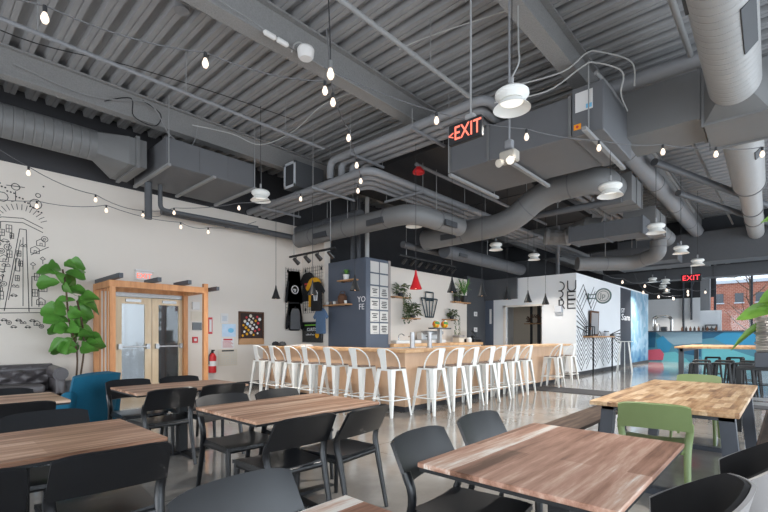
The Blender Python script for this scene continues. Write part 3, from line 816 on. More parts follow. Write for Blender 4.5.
# ------------------------------------------------------------------ entrance: doors, cedar frame
def door_leaf(name, x0, x1, hinge_right, label):
    y = Y1 + .06
    d = MB()
    d.span((x0, y - .025, .01), (x0 + .13, y + .025, 2.13)).span((x1 - .13, y - .025, .01), (x1, y + .025, 2.13))
    d.span((x0 + .13, y - .025, 1.99), (x1 - .13, y + .025, 2.13)).span((x0 + .13, y - .025, .01), (x1 - .13, y + .025, .26))
    o = struct(name, d, 'maple', label)
    MB().span((x0 + .13, y - .006, .26), (x1 - .13, y + .006, 1.99)).build('glass_pane', 'glass', o)
    MB().span((x0 + .06, y - .095, 1.055), (x1 - .06, y - .065, 1.09), .008).span((x0 + .05, y - .10, 1.02), (x0 + .12, y - .025, 1.13)).span((x1 - .12, y - .10, 1.02), (x1 - .05, y - .025, 1.13)).build('push_bar', 'brushed', o)
    MB().span((x0 + .2 if not hinge_right else x1 - .5, y - .06, 2.03), (x0 + .5 if not hinge_right else x1 - .2, y - .025, 2.09)).build('door_closer', 'brushed', o)
door_leaf('door_1', 2.96, 3.675, False, 'left maple framed glass entrance door')
door_leaf('door_2', 3.695, 4.40, True, 'right maple framed glass entrance door')
struct('trim_3', MB().span((2.90, Y1 - .01, 0), (2.95, Y1 + .12, 2.2)).span((4.41, Y1 - .01, 0), (4.46, Y1 + .12, 2.2)).span((2.90, Y1 - .01, 2.14), (4.46, Y1 + .12, 2.22)), 'brushed', 'metal frame of the entrance doors')
t = thing('entrance_frame', 'cedar timber frame with dark steel brackets around the entrance doors', 'frame', (2.56, 9.2, 0))
pst = MB()
MB().span((0, 0, 0), (.09, .09, 2.22)).build('post', 'cedar', t); MB().span((1.77, 0, 0), (1.86, .09, 2.42)).build('post', 'cedar', t)
MB().span((0, 1.0, 0), (.09, 1.09, 2.22)).build('post', 'cedar', t); MB().span((1.77, 1.0, 0), (1.86, 1.09, 2.36)).build('post', 'cedar', t)
MB().span((-.02, -.0, 2.22), (1.77, .09, 2.34)).build('front_beam', 'cedar', t)
MB().span((-.0, 1.0, 2.22), (1.86, 1.09, 2.34)).build('rear_beam', 'cedar', t)
MB().span((0, .09, 2.22), (.09, 1.0, 2.34)).build('side_beam', 'cedar', t); MB().span((1.77, .09, 2.22), (1.86, 1.0, 2.34)).build('side_beam', 'cedar', t)
for i in range(3): MB().span((.03, .30 + i * .22, .12), (.05, .34 + i * .22, 2.22)).build('slat', 'cedar', t)
for x in (.02, .72, 1.30): MB().span((x, -.30 if x > .1 else -.42, 2.345), (x + .07, .42 if x > .1 else 1.05, 2.43)).build('steel_bracket', 'steel_grey', t)
MB().span((1.87, -.36, 2.26), (1.93, .40, 2.34)).build('steel_bracket', 'steel_grey', t)

# things on the long white wall
t = thing('exit_sign', 'white exit sign with pink letters on the wall over the wooden entrance frame', 'exit sign', (3.50, Y1, 2.50))
MB().span((-.17, -.05, 0), (.17, 0, .22), .008).build('housing', 'paper', t)
MB().text('EXIT', face_m((0, -.053, .09), 0), .15, .004).build('lettering', 'exit_red', t)
MB().span((-.18, -.10, .19), (.18, 0, .225)).build('cap', 'paper', t)
t = thing('fire_extinguisher', 'red fire extinguisher on the wall right of the cedar post', 'fire extinguisher', (5.0, 10.19, .42))
MB().lathe([(0, 0), (.085, 0), (.09, .03), (.09, .38), (.06, .45), (.03, .47), (0, .47)], seg=24).build('cylinder', 'red_paint', t)
MB().cyl((0, 0, .47), (0, 0, .52), .03, seg=12).span((-.015, -.09, .52), (.015, .03, .55)).build('valve_handle', 'black_metal', t)
MB().tube(smooth_path([(0, -.03, .5), (-.09, -.03, .42), (-.10, -.03, .2)], 5), .012, 8).build('hose', 'black_plastic', t)
MB().lathe([(.0912, .16), (.0912, .28)], seg=24).build('label_band', 'paper', t)
MB().span((-.03, .06, .30), (.03, .11, .40)).build('bracket', 'black_metal', t)
def flat(name, label, cat, x0, x1, z0, z1, mat, group=None, th=.012, y=Y1):
    t = thing(name, label, cat, ((x0 + x1) / 2, y, z0), 0, group)
    MB().span((-(x1 - x0) / 2, -th, 0), ((x1 - x0) / 2, 0, z1 - z0)).build('sheet', mat, t)
    return t
t = flat('extinguisher_sign', 'narrow red and white sign above the fire extinguisher', 'sign', 4.95, 5.05, 1.35, 1.75, 'ink_red')
MB().span((-.03, -.014, .05), (.03, -.012, .35)).build('panel', 'paper', t)
t = flat('alarm_panel', 'black wall panel between the door and the cedar post', 'panel', 4.56, 4.78, 1.44, 1.62, 'black_plastic', th=.03)
t = flat('fire_alarm_pull', 'small red alarm box under the black wall panel', 'alarm', 4.56, 4.68, 1.14, 1.28, 'ink_red', th=.04)
MB().span((-.03, -.045, .04), (.03, -.04, .1)).build('plate', 'paper', t)
t = flat('wall_box', 'white wall box above the black wall panel', 'box', 4.55, 4.72, 1.92, 2.1, 'paper', th=.05)
t = flat('notice', 'white paper notice on the wall beside the cedar post', 'notice', 4.53, 4.80, 1.66, 1.88, 'paper_cream')
t = flat('floor_plan', 'small white notice on the wall at the top of the posters', 'notice', 5.26, 5.46, 1.62, 1.86, 'paper')
MB().span((-.06, -.014, .05), (.06, -.012, .18)).build('print', 'vest_grey', t)
t = flat('poster', 'pale blue and white poster on the wall left of the sticker board', 'poster', 5.30, 5.66, 1.28, 1.60, 'paper_blue')
MB().blob((.05, -.012, .16), (.16, .004, .12)).build('print', 'sky_label', t)
t = flat('poster', 'white poster with red heading and text lines on the wall', 'poster', 5.28, 5.62, .99, 1.26, 'paper')
MB().span((-.12, -.014, .20), (.12, -.012, .24)).build('heading', 'ink_red', t)
ln = MB()
for i in range(6): ln.span((-.14, -.014, .03 + i * .027), (.14 - .03 * (i % 3), -.012, .04 + i * .027))
ln.build('text_lines', 'ink_red', t)
t = flat('calendar', 'cream wall calendar with dark heading left of the sticker board', 'calendar', 5.20, 5.70, .56, .97, 'paper_cream')
MB().span((-.16, -.014, .355), (.16, -.012, .39)).build('heading', 'ink', t)
ln = MB()
for i in range(6): ln.span((-.22, -.0135, .04 + i * .055), (.22, -.012, .044 + i * .055))
for i in range(8): ln.span((-.22 + i * .0625, -.0135, .04), (-.217 + i * .0625, -.012, .315))
ln.build('grid_lines', 'vest_grey', t)
t = thing('sticker_board', 'dark framed board covered with round stickers on the white wall', 'notice board', (6.10, Y1, 1.06))
MB().span((-.33, -.02, .18), (.33, -.002, .85)).build('board', 'cork_dark', t)
MB().span((-.36, -.04, .02), (.36, 0, .18)).build('lower_ledge', 'shelf_wood', t)
f = MB(); f.span((-.36, -.04, .15), (-.32, 0, .86)).span((.32, -.04, .15), (.36, 0, .86)).span((-.36, -.04, .83), (.36, 0, .87)); f.build('frame', 'basket_brown', t)
rnd = random.Random(3)
for i in range(26):
    x = -.25 + .5 * ((i * .618) % 1); z = .25 + .53 * (i / 26)
    MB().cyl((x, -.021, z), (x, -.024, z), rnd.uniform(.025, .045), seg=14).build('sticker', rnd.choice(['paper', 'paper', 'paper_blue', 'paper_cream', 'tee_gold', 'ink_red']), t)

# doodle map mural
mb = MB(); rnd = random.Random(21)
def stroke(pts, wd=.012, y=Y1 - .003):
    for a, c in zip(pts, pts[1:]):
        a = Vector((a[0], a[1])); c = Vector((c[0], c[1])); d = c - a
        if d.length < 1e-4: continue
        n_ = Vector((-d.y, d.x)).normalized() * wd / 2; e = d.normalized() * wd * .3
        q = [a + n_ - e, c + n_ + e, c - n_ + e, a - n_ - e]
        A = [mb.bm.verts.new((p.x, y, p.y)) for p in q]; B = [mb.bm.verts.new((p.x, y + .002, p.y)) for p in q]
        mb.bm.faces.new(A)
        for i in range(4): mb.bm.faces.new((A[i], B[i], B[(i + 1) % 4], A[(i + 1) % 4]))
def XM(x): return 1.20 + (x - 1.35) * .58
def bigs(pts, wd=.012): stroke([(XM(x), z) for x, z in pts], wd)
def circ(x, z, r_, n_=10): return [(x + r_ * math.cos(2 * PI * i / n_), z + r_ * math.sin(2 * PI * i / n_)) for i in range(n_ + 1)]
def circ2(x, z, r_, n_=10): return circ(XM(x), z, r_ * .75, n_)
bigs([(1.35, 1.75), (1.72, 3.25)]); bigs([(1.95, 1.75), (1.88, 3.25)]); bigs([(1.72, 3.25), (1.88, 3.25)])
bigs([(1.45, 1.95), (1.74, 3.05)], .01); bigs([(1.80, 1.85), (1.80, 3.1)], .01)
for i in range(7): bigs([(1.2 + .05 * i, 1.9 + i * .19), (1.23 + .05 * i, 2.02 + i * .19)])
bigs([(1.0, 1.78), (2.35, 1.82)]); bigs([(1.0, 1.70), (2.35, 1.74)])
bigs([(.8, 3.30), (1.3, 3.42), (1.8, 3.45), (2.3, 3.32)]); bigs([(.8, 3.22), (1.3, 3.34), (1.8, 3.37), (2.3, 3.24)])
for i in range(13):
    a = math.radians(25 + i * 10.5); bigs([(1.75 + .55 * math.cos(a), 3.3 + .30 * math.sin(a)), (1.75 + .72 * math.cos(a), 3.3 + .40 * math.sin(a))], .01)
stroke(circ2(1.62, 4.0, .08)); bigs([(1.62, 3.92), (1.62, 3.75), (1.52, 3.72)]); bigs([(1.4, 4.0), (1.84, 4.02)])
stroke(circ2(1.3, 3.78, .11)); stroke(circ2(2.12, 3.75, .12)); stroke(circ2(2.18, 3.92, .05))
def doodle(x, z, s):
    k = rnd.randrange(6); x = XM(x); s *= .8
    if k == 0: stroke([(x - s, z - s), (x - s, z + s * .3), (x, z + s), (x + s, z + s * .3), (x + s, z - s), (x - s, z - s)], .01); stroke([(x - s * .2, z - s), (x - s * .2, z - s * .2), (x + s * .3, z - s * .2), (x + s * .3, z - s)], .009)
    elif k == 1: stroke(circ(x, z, s * .8), .01); stroke(circ(x, z, s * .3, 6), .009)
    elif k == 2: stroke([(x - s, z), (x - s * .5, z + s * .6), (x, z), (x + s * .5, z + s * .6), (x + s, z)], .01); stroke([(x - s, z - s * .3), (x + s, z - s * .3)], .01)
    elif k == 3: stroke([(x - s * .6, z - s), (x - s * .6, z + s), (x + s * .6, z + s), (x + s * .6, z - s), (x - s * .6, z - s)], .01); stroke([(x - s * .6, z), (x + s * .6, z)], .009); stroke([(x, z - s), (x, z + s)], .009)
    elif k == 4: stroke([(x - s, z - s * .5), (x + s, z - s * .5), (x + s * .6, z), (x - s * .3, z + s * .2), (x - s, z - s * .5)], .01); stroke(circ(x - s * .5, z - s * .6, s * .2, 8), .009); stroke(circ(x + s * .5, z - s * .6, s * .2, 8), .009)
    else: stroke([(x, z - s), (x, z), (x - s * .6, z + s * .4), (x, z + s), (x + s * .6, z + s * .4), (x, z)], .01)
for i in range(34):
    z = 1.9 + (i * .0415); x = .95 + .75 * ((i * .618) % 1) * (.35 + .65 * (z - 1.6) / 2.0)
    lim = 1.35 + .37 * (z - 1.75) / 1.5 - .13
    doodle(min(x, lim), z, rnd.uniform(.05, .085))
for x, z in ((1.58, 2.05), (1.66, 2.35), (1.62, 2.2), (1.74, 2.62), (1.70, 2.8), (1.82, 2.95)): doodle(x, z, .06)
for x, z in ((2.1, 2.9), (2.25, 3.05), (2.35, 3.12), (2.05, 2.6), (2.3, 2.72), (2.15, 2.4), (2.3, 2.2), (2.1, 2.1), (2.25, 1.95)): doodle(x, z, .08)
for i in range(12): doodle(1.0 + i * .115, 1.60 - .06 * (i % 3), .055)
for i in range(22): stroke(circ2(.9 + 1.45 * ((i * .618) % 1), 3.6 + .55 * ((i * .377) % 1), .012, 6), .012)
bigs([(2.0, 2.8), (2.45, 2.98)]); bigs([(2.02, 1.85), (2.02, 2.4), (2.2, 2.4), (2.2, 1.85)]); bigs([(1.62, 2.48), (1.72, 2.48), (1.72, 2.7), (1.62, 2.7), (1.62, 2.48)])
tag(mb.build('map_drawing', 'ink', smooth=0), 'black line drawn town map doodle painted on the white wall above the sofa', 'mural')

# ------------------------------------------------------------------ apparel corner
def grid_panel(label, M, w_, h_):
    t = thing('grid_panel', label, 'rack', (0, 0, 0), 0, 'wire grid panels'); t.matrix_world = M
    f = MB()
    for i in range(int(w_ / .09) + 1): f.span((i * .09 - .003, -.02, 0), (i * .09 + .003, -.014, h_))
    for i in range(int(h_ / .09) + 1): f.span((0, -.014, i * .09 - .003), (w_, -.008, i * .09 + .003))
    f.build('wire_grid', 'black_metal', t, 0)
    for x, z in ((.08, h_ - .1), (w_ - .08, h_ - .1), (.08, .1), (w_ - .08, .1)):
        MB().span((x - .025, -.02, z - .04), (x + .025, 0, z + .04)).build('bracket', 'black_metal', t)
    return t
grid_panel('black wire grid on the long wall behind the black hoodie', T((7.16, Y1, 1.46)), .52, 1.75)
grid_panel('black wire grid on the short wall behind the t-shirts', T((7.73, 10.2, 1.95)) @ RZ(-PI / 2), .86, 1.30)
def garment(name, label, cat, M, mat, poly, thick, group=None):
    """puffed outline: poly is half outline (x>=0) from top centre to bottom centre"""
    t = thing(name, label, cat, (0, 0, 0), 0, group); t.matrix_world = M
    full = poly + [(-x, z) for x, z in reversed(poly) if x > 1e-4]
    MB().prism(full, -thick, 0, 'y', thick * .42).build('cloth', mat, t, 60)
    return t
hood = [(0, .70), (.07, .72), (.12, .66), (.20, .62), (.27, .36), (.30, .02), (.23, .0), (.19, .34), (.185, -.02), (0, -.02)]
t = garment('hoodie', 'black hoodie with a pale round emblem hanging on the wire grid', 'hoodie', T((7.40, Y1 - .025, 2.20)), 'tee_black', hood, .09, 'hanging clothes')
e = MB(); e.tube([(.11 * math.cos(a * .35), -.094, .40 + .11 * math.sin(a * .35)) for a in range(18)], .014, 6, closed=True); e.box((-.01, -.094, .40), (.09, .01, .04)).box((0, -.094, .37), (.03, .01, .08)); e.build('emblem', 'white_line', t)
MB().tube(smooth_path([(-.15, -.05, .64), (0, -.05, .74), (.15, -.05, .64)], 4), .006, 6).tube([(0, -.05, .74), (0, -.01, .79)], .005, 6).build('hanger', 'black_metal', t)
t = garment('hoodie', 'grey and black hoodie hanging under the black emblem hoodie', 'hoodie', T((7.42, Y1 - .025, 1.47)), 'tee_black', hood, .08, 'hanging clothes')
MB().prism([(0, .60), (.10, .60), (.15, .50), (.17, .02), (-.17, .02), (-.15, .50), (-.10, .60)], -.092, -.07, 'y', .006).build('front_panel', 'tee_grey', t)
tee = [(0, .70), (.07, .71), (.18, .66), (.33, .46), (.25, .38), (.20, .46), (.21, 0), (0, 0)]
def tee_at(label, y, z, mat, off, sc=1.0):
    return garment('t_shirt', label, 't-shirt', T((7.73 - .025 - off, y, z)) @ RZ(-PI / 2), mat, [(x * sc, q * sc) for x, q in tee], .05, 'hanging clothes')
t = tee_at('black t-shirt hanging behind the gold one, next to the wall corner', 9.97, 2.28, 'tee_black', 0, 1.15)
MB().box((0, -.056, .48), (.2, .008, .05)).box((0, -.056, .40), (.14, .008, .03)).build('print', 'ink_red', t)
t = tee_at('gold t-shirt hanging between two black t-shirts', 9.60, 2.10, 'tee_gold', .065, 1.15)
MB().box((.02, -.056, .48), (.16, .008, .12)).build('print', 'ink', t)
t = tee_at('black t-shirt with a white keystone print hanging beside the slate wall', 9.42, 1.98, 'tee_black', .13, 1.12)
e = MB()
e.tube([(-.08, -.056, .50), (.08, -.056, .50), (.055, -.056, .28), (-.055, -.056, .28)], .008, 5, closed=True)
e.tube([(-.025, -.056, .50), (-.02, -.056, .28)], .007, 5).tube([(.025, -.056, .50), (.02, -.056, .28)], .007, 5).tube([(-.05, -.056, .50), (-.05, -.056, .54), (.05, -.056, .54), (.05, -.056, .50)], .008, 5); e.build('print', 'white_line', t)
t = tee_at('blue t-shirt half hidden by the slate wall', 9.36, 1.36, 'tee_blue', .03, 1.0)
# chalk style screen below
t = thing('menu_screen', 'black wall screen with green and white lettering under the shirts', 'screen', (7.73, 9.75, 1.12), -PI / 2)
MB().span((-.48, -.05, 0), (.40, 0, .58), .006).build('housing', 'black_plastic', t)
MB().span((-.45, -.054, .03), (.37, -.05, .55)).build('panel', 'screen_glass', t)
MB().span((-.35, -.057, .47), (.30, -.054, .50)).build('green_bar', 'screen_green', t)
MB().text('CURTIS', face_m((-.03, -.057, .36), 0), .13, .003).text('coffee & beer', face_m((-.1, -.057, .22), 0), .07, .003).build('lettering', 'white_line', t)
MB().cyl((.2, -.054, .2), (.2, -.058, .2), .08, seg=18).build('badge', 'tee_gold', t)

# slate wall: shelves, letters, menu
def shelf(label, M, L, mat='shelf_wood', group='wall shelves', dep=.2):
    t = thing('wall_shelf', label, 'shelf', (0, 0, 0), 0, group); t.matrix_world = M
    MB().span((-L / 2, -dep, -.035), (L / 2, 0, 0), .004).build('board', mat, t)
    for s in (-1, 1): MB().span((s * L * .35 - .012, -dep * .6, -.05), (s * L * .35 + .012, 0, -.035)).build('bracket', 'black_metal', t)
    return t
S = RZ(-PI / 2)
shelf('small wooden shelf on the slate wall carrying a potted succulent', T((7.87, 8.42, 2.76)) @ S, .62)
shelf('long wooden shelf on the slate wall carrying a basket and cups', T((7.87, 8.82, 2.14)) @ S, .96)
def pot_plant(label, loc, potmat, pr, ph, kind, seed, group='potted plants on the shelves', leafmat='leaf_dusty', sc=1.):
    rnd = random.Random(seed); t = thing('potted_plant', label, 'plant', loc, 0, group)
    MB().lathe([(0, 0), (pr * .8, 0), (pr, ph), (pr * .88, ph), (pr * .85, ph * .85), (0, ph * .85)], seg=20).build('pot', potmat, t)
    f = MB()
    def leaf(b, d, L, W):
        d = Vector(d).normalized(); s_ = d.cross(Vector((0, 0, 1)));
        if s_.length < .1: s_ = Vector((1, 0, 0))
        s_.normalize(); b = Vector(b); m_ = b + d * L * .5 + Vector((0, 0, L * .06)); e_ = b + d * L - Vector((0, 0, L * .2))
        v = [f.bm.verts.new((p.x, min(p.y, .105), p.z)) for p in (b, m_ + s_ * W / 2, e_, m_ - s_ * W / 2)]; f.bm.faces.new(v)
    if kind == 'spike':
        for i in range(26):
            a = i * 2.4; el = rnd.uniform(.5, 1.4); leaf((0, 0, ph * .85), (math.cos(a) * math.cos(el), math.sin(a) * math.cos(el), math.sin(el)), .22 * sc, .035 * sc)
    elif kind == 'bush':
        for i in range(80):
            a = i * 2.4; q = rnd.random(); leaf((math.cos(a) * .14 * q * sc, math.sin(a) * .09 * q * sc, ph + rnd.uniform(-.03, .22) * sc), (math.cos(a), math.sin(a) * .7, rnd.uniform(-.4, .7)), .13 * sc, .06 * sc)
    elif kind == 'trail':
        for i in range(46):
            a = i * 2.4; q = rnd.random(); leaf((math.cos(a) * .16 * q * sc, math.sin(a) * .08 * q * sc, ph + rnd.uniform(-.02, .16) * sc), (math.cos(a), math.sin(a) * .7, rnd.uniform(-.4, .7)), .13 * sc, .07 * sc)
        for k in range(5):
            px_, py_ = rnd.uniform(-.1, .12) * sc + .1 * sc, -.1 - .03 * k * .3
            for j in range(16):
                leaf((px_ + rnd.uniform(-.02, .02), py_, ph - j * .042 * sc), (rnd.uniform(-1, 1), -.4, -.4), .07 * sc, .045 * sc)
    elif kind == 'palm':
        for i in range(11):
            a = i * 2.4; el = rnd.uniform(.75, 1.35); L = rnd.uniform(.5, .72) * sc
            pts_ = [Vector((math.cos(a) * math.cos(el) * L * tt + 0, math.sin(a) * math.cos(el) * L * tt * .6, ph + math.sin(el) * L * tt - .25 * L * tt * tt)) for tt in (0, .25, .5, .75, 1)]
            pts_ = [Vector((p.x, min(p.y, .10), p.z)) for p in pts_]; f.tube(pts_, .006, 4)
            for p in range(1, 5):
                for s_ in (-1, 1):
                    for tt in (0, .5):
                        b = pts_[p - 1].lerp(pts_[p], 1 - tt); dd = (pts_[p] - pts_[p - 1]).normalized(); sd = dd.cross(Vector((0, 0, 1)));
                        leaf(b, dd * .7 + sd * s_, .17 * sc, .03 * sc)
    f.build('foliage', leafmat, t, 0)
    return t
pot_plant('spiky succulent in a white pot on the slate wall shelf', (7.78, 8.48, 2.76), 'pot_white', .085, .14, 'spike', 1, leafmat='leaf')
t = thing('basket', 'dark woven basket on the long slate wall shelf', 'basket', (7.77, 8.62, 2.14))
MB().lathe([(0, 0), (.09, 0), (.125, .08), (.12, .20), (.07, .26), (0, .27)], seg=22).build('body', 'basket_brown', t)
MB().tube(smooth_path([(0, -.12, .16), (0, -.09, .30), (0, .0, .34), (0, .09, .30), (0, .12, .16)], 4), .008, 6).build('handle', 'basket_brown', t)
for i, y in enumerate((9.16, 9.02, 8.88, 8.76, 8.44)):
    t = thing('cup', 'small %s cup on the long slate wall shelf, %s from the shirt side' % ('white' if i % 2 == 0 else 'brown', ordw[i]), 'cup', (7.72, y, 2.14), 0, 'cups on the slate shelf')
    MB().lathe([(0, 0), (.03, 0), (.042, .08), (.038, .08), (.028, .01), (0, .01)], seg=16).build('cup', 'pot_white' if i % 2 == 0 else 'seat_wood', t)
t = thing('wall_lettering', 'thin white stacked letters on the corner of the slate wall', 'lettering', (7.865, 8.02, 2.06), -PI / 2)
MB().text('YO', face_m((.02, 0, .17), 0), .21, .006).build('upper_line', 'white_line', t)
MB().text('FE', face_m((.02, 0, -.02), 0), .21, .006).build('lower_line', 'white_line', t)
t = thing('menu_board', 'menu of white cards in two columns on the slate wall side', 'menu', (8.02, 7.84, 1.35))
rnd = random.Random(9)
for c_ in range(2):
    for r in range(6):
        x = c_ * .355; z = r * .318
        cd = MB().span((x, -.012, z), (x + .315, 0, z + .28), .003).build('menu_card', 'card', t)
        if r < 4:
            q = MB()
            for k in range(4 if c_ else 3):
                wd = rnd.uniform(.06, .12); q.span((x + .157 - wd, -.0145, z + .19 - k * .045), (x + .157 + wd, -.012, z + .215 - k * .045))
            q.span((x + .10, -.0145, z + .03), (x + .25, -.012, z + .038)); q.build('lettering', 'ink', cd)
# plant wall
shelf('small wooden plant shelf beside the menu cards', T((9.75, 8.40, 2.44)), .78)
shelf('small wooden plant shelf below and right of the upper left one', T((10.25, 8.40, 1.84)), .68)
shelf('small wooden plant shelf right of the keystone emblem', T((12.28, 8.40, 1.86)), .66)
shelf('wooden plant shelf at the top right of the white plant wall', T((12.95, 8.40, 2.47)), 1.0)
pot_plant('leafy trailing plant on the shelf beside the menu cards', (9.72, 8.27, 2.44), 'pot_dark', .09, .12, 'trail', 2, sc=1.35)
pot_plant('bushy dusty green plant on the lower left shelf', (10.25, 8.27, 1.84), 'pot_dark', .09, .08, 'bush', 3, sc=1.6)
pot_plant('trailing plant on the shelf right of the keystone emblem', (12.35, 8.27, 1.86), 'pot_dark', .08, .12, 'trail', 4, sc=1.15)
pot_plant('tall palm in a dark pot on the top right shelf', (13.08, 8.24, 2.47), 'pot_dark', .13, .22, 'palm', 5, leafmat='leaf')
pot_plant('small bushy plant beside the tall palm on the top right shelf', (12.68, 8.27, 2.47), 'pot_dark', .11, .18, 'bush', 6)
t = thing('keystone_emblem', 'dark teal keystone shaped emblem on the white plant wall', 'emblem', (11.22, 8.40, 1.88))
q = MB()
def bar(p, r): q.tube([(p[0], -.05, p[1]), (r[0], -.05, r[1])], .022, 4)
for p, r in (((-.42, .60), (.42, .60)), ((-.42, .60), (-.20, .02)), ((.42, .60), (.20, .02)), ((-.20, .02), (.20, .02)), ((-.42, .60), (-.36, .52)), ((-.20, .60), (-.20, .80)), ((.20, .60), (.20, .80)), ((-.20, .80), (.20, .80)), ((-.21, .60), (-.09, .02)), ((.21, .60), (.09, .02)), ((-.21, .55), (.21, .55)), ((.0, .55), (.0, .02))): bar(p, r)
for x in (-.3, .3): q.cyl((x, -.05, .6), (x, 0, .6), .012, seg=8)
q.build('outline', 'logo_teal', t)
for z, lb in ((2.02, 'white switch plate on the dark passage wall, upper'), (1.45, 'white switch plate on the dark passage wall, lower')):
    t = thing('switch_plate', lb, 'switch', (14.05, 8.38, z), 0, 'switch plates'); MB().span((-.11, -.012, 0), (.11, 0, .16), .003).build('plate', 'paper', t); MB().span((-.03, -.018, .05), (.03, -.012, .11)).build('toggle', 'shell_grey', t)
t = thing('television', 'large dark reflective screen above the passage by the bar', 'television', (14.70, 7.72, 2.62), -PI / 2)
MB().span((-.68, -.05, 0), (.66, 0, .76), .006).build('screen', 'dark_glass', t)
MB().span((-.2, 0, .25), (.2, .06, .5)).build('mount', 'black_metal', t)
t = thing('door_sign', 'narrow white sign on the slate blue bar door', 'sign', (14.755, 8.16, 1.75), -PI / 2); MB().span((-.04, -.01, 0), (.04, 0, .55)).build('plate', 'paper', t)
# passage interior
for i, (y, w_) in enumerate(((7.25, .06), (6.95, .09), (6.62, .16), (6.38, .14))):
    struct('trim_%d' % (4 + i), MB().span((16.2, y - w_ / 2, 0), (16.3, y + w_ / 2, 3.2)), 'wall_black')
t = thing('wall_wreath', 'brown dried wreath on a shelf inside the bar doorway', 'wreath', (16.1, 7.08, 1.80))
MB().span((-.1, -.35, -.05), (.1, .35, -.02)).build('board', 'shelf_wood', t)
q = MB(); rnd = random.Random(4)
for i in range(60):
    a = rnd.random() * 2 * PI; q.tube([(0, .16 * math.cos(a), .10 + .1 * math.sin(a)), (rnd.uniform(-.1, .1), .30 * math.cos(a + .3), .12 + .2 * math.sin(a + .3))], .008, 4)
q.build('twigs', 'basket_brown', t)
# monoline lettering on the block (stacked strokes)
t = thing('wall_lettering', 'large black stacked line letters on the white block, next to its corner', 'lettering', (14.755, 5.36, 2.20), -PI / 2)
q = MB()
def ln_(pts, r=.018): q.tube([(x, -.004, z) for x, z in pts], r, 6)
def arc(cx, cz, r, a0, a1, n_=10): return [(cx + r * math.cos(math.radians(a0 + (a1 - a0) * i / n_)), cz + r * math.sin(math.radians(a0 + (a1 - a0) * i / n_))) for i in range(n_ + 1)]
ln_(arc(-.24, .75, .15, 90, -90)); ln_(arc(-.24, .49, .11, 90, -90)); ln_([(-.28, .60), (-.2, .60)]); ln_([(-.24, .38), (-.14, .30)])
ln_([(-.26, .0), (-.26, .30), (-.20, .30)]); ln_(arc(-.20, .21, .09, 90, -90)); ln_([(-.20, .12), (-.26, .12)]); ln_([(-.16, .12), (-.08, 0)])
ln_([(.02, .92), (.02, .70)] + arc(.15, .70, .13, 180, 360) + [(.28, .92)])
ln_([(.02, .57), (.02, .0)]); ln_([(.02, .55), (.27, .55)]); ln_([(.02, .43), (.22, .43)]); ln_([(.02, .31), (.27, .31)])
ln_([(.02, .28), (.27, .28)]); ln_([(.02, .15), (.22, .15)]); ln_([(.02, .01), (.27, .01)])
q.build('letter_strokes', 'ink', t)
t = thing('wall_speaker', 'small white box on the white block under the stacked letters', 'box', (14.76, 5.63, 2.08), -PI / 2); MB().span((-.12, -.12, 0), (.12, 0, .22), .015).build('box', 'vest_grey', t); MB().span((-.09, -.124, .03), (.09, -.12, .19)).build('grille', 'vest_grey', t)
# chevron line art on the side face
q = MB()
def seg_(p, r, wd=.035):
    a, c = Vector((p[0], 0, p[1])), Vector((r[0], 0, r[1])); d = (c - a).normalized(); n_ = Vector((-d.z, 0, d.x)) * wd / 2; e_ = d * wd * .4
    P = [a + n_ - e_, c + n_ + e_, c - n_ + e_, a - n_ - e_]
    A = [q.bm.verts.new((v.x, -.003, v.z)) for v in P]; q.bm.faces.new(A)
    B = [q.bm.verts.new((v.x, -.0005, v.z)) for v in P]
    for i in range(4): q.bm.faces.new((A[i], B[i], B[(i + 1) % 4], A[(i + 1) % 4]))
def zig(x0, z0, hw, n_, amp, up=1, wd=.034):
    P = [(x0 + i * hw, z0 + (amp * (i % 2) if up else amp * ((i + 1) % 2))) for i in range(n_ + 1)]
    for a, c in zip(P, P[1:]): seg_(a, c, wd)
for k in range(8): zig(.04, .16 + k * .16, .42, 2, -.0 + .36, 0)
for k in range(7): zig(.95, .20 + k * .15, .48, 4, .38, 1)
for k in range(6): zig(2.95, .25 + k * .16, .52, 4, .36, 0)
for k in range(6): seg_((.03, 1.62 + .17 * k), (1.05, 1.42 + .07 * k), .04)
for k in range(5): seg_((3.0, 1.25 + .06 * k), (5.05, 1.55 - .14 * k), .04)
for k in range(4): zig(.10 + .12 * k, 2.55 - k * .14, .55, 3, .48, 1)
tag(q.build('line_art', 'ink', smooth=0, loc=(14.78, 5.07, 0)), 'black chevron line art painted on the white block side', 'mural')
t = thing('round_badge', 'round grey green sign on two bars projecting from the white block side', 'sign', (15.9, 5.07, 2.65), -PI / 2)
MB().cyl((.49, -.015, 0), (.49, .015, 0), .235, seg=40).build('disc', 'paper', t)
q = MB()
for r_ in (.235, .165): q.tube([(.49 + r_ * math.cos(2 * PI * i / 40), 0, r_ * math.sin(2 * PI * i / 40)) for i in range(40)], .028 if r_ > .2 else .018, 6, closed=True)
q.build('rings', 'logo_green', t)
MB().text('Jp', face_m((.48, -.018, .01), 0), .24, .006).build('monogram', 'logo_green', t)
MB().span((.0, -.02, -.12), (.03, .02, .12)).span((.03, -.015, .05), (.27, .015, .08)).span((.03, -.015, -.08), (.27, .015, -.05)).span((.24, -.015, -.10), (.27, .015, .10)).build('bracket', 'logo_green', t)
t = thing('console_shelf', 'narrow wooden console shelf with two thin black legs on the white block', 'shelf', (16.6, 5.07, 0))
MB().span((-1.2, -.32, 1.25), (1.3, 0, 1.30), .004).build('board', 'shelf_wood', t)
for x in (-1.05, 1.1): MB().span((x - .02, -.30, 0), (x + .02, -.26, 1.25)).build('leg', 'black_metal', t)
t = thing('leaning_mirror', 'brown framed mirror leaning on the console shelf', 'mirror', (16.35, 5.05, 1.30)); t.rotation_euler = (.03, 0, 0)
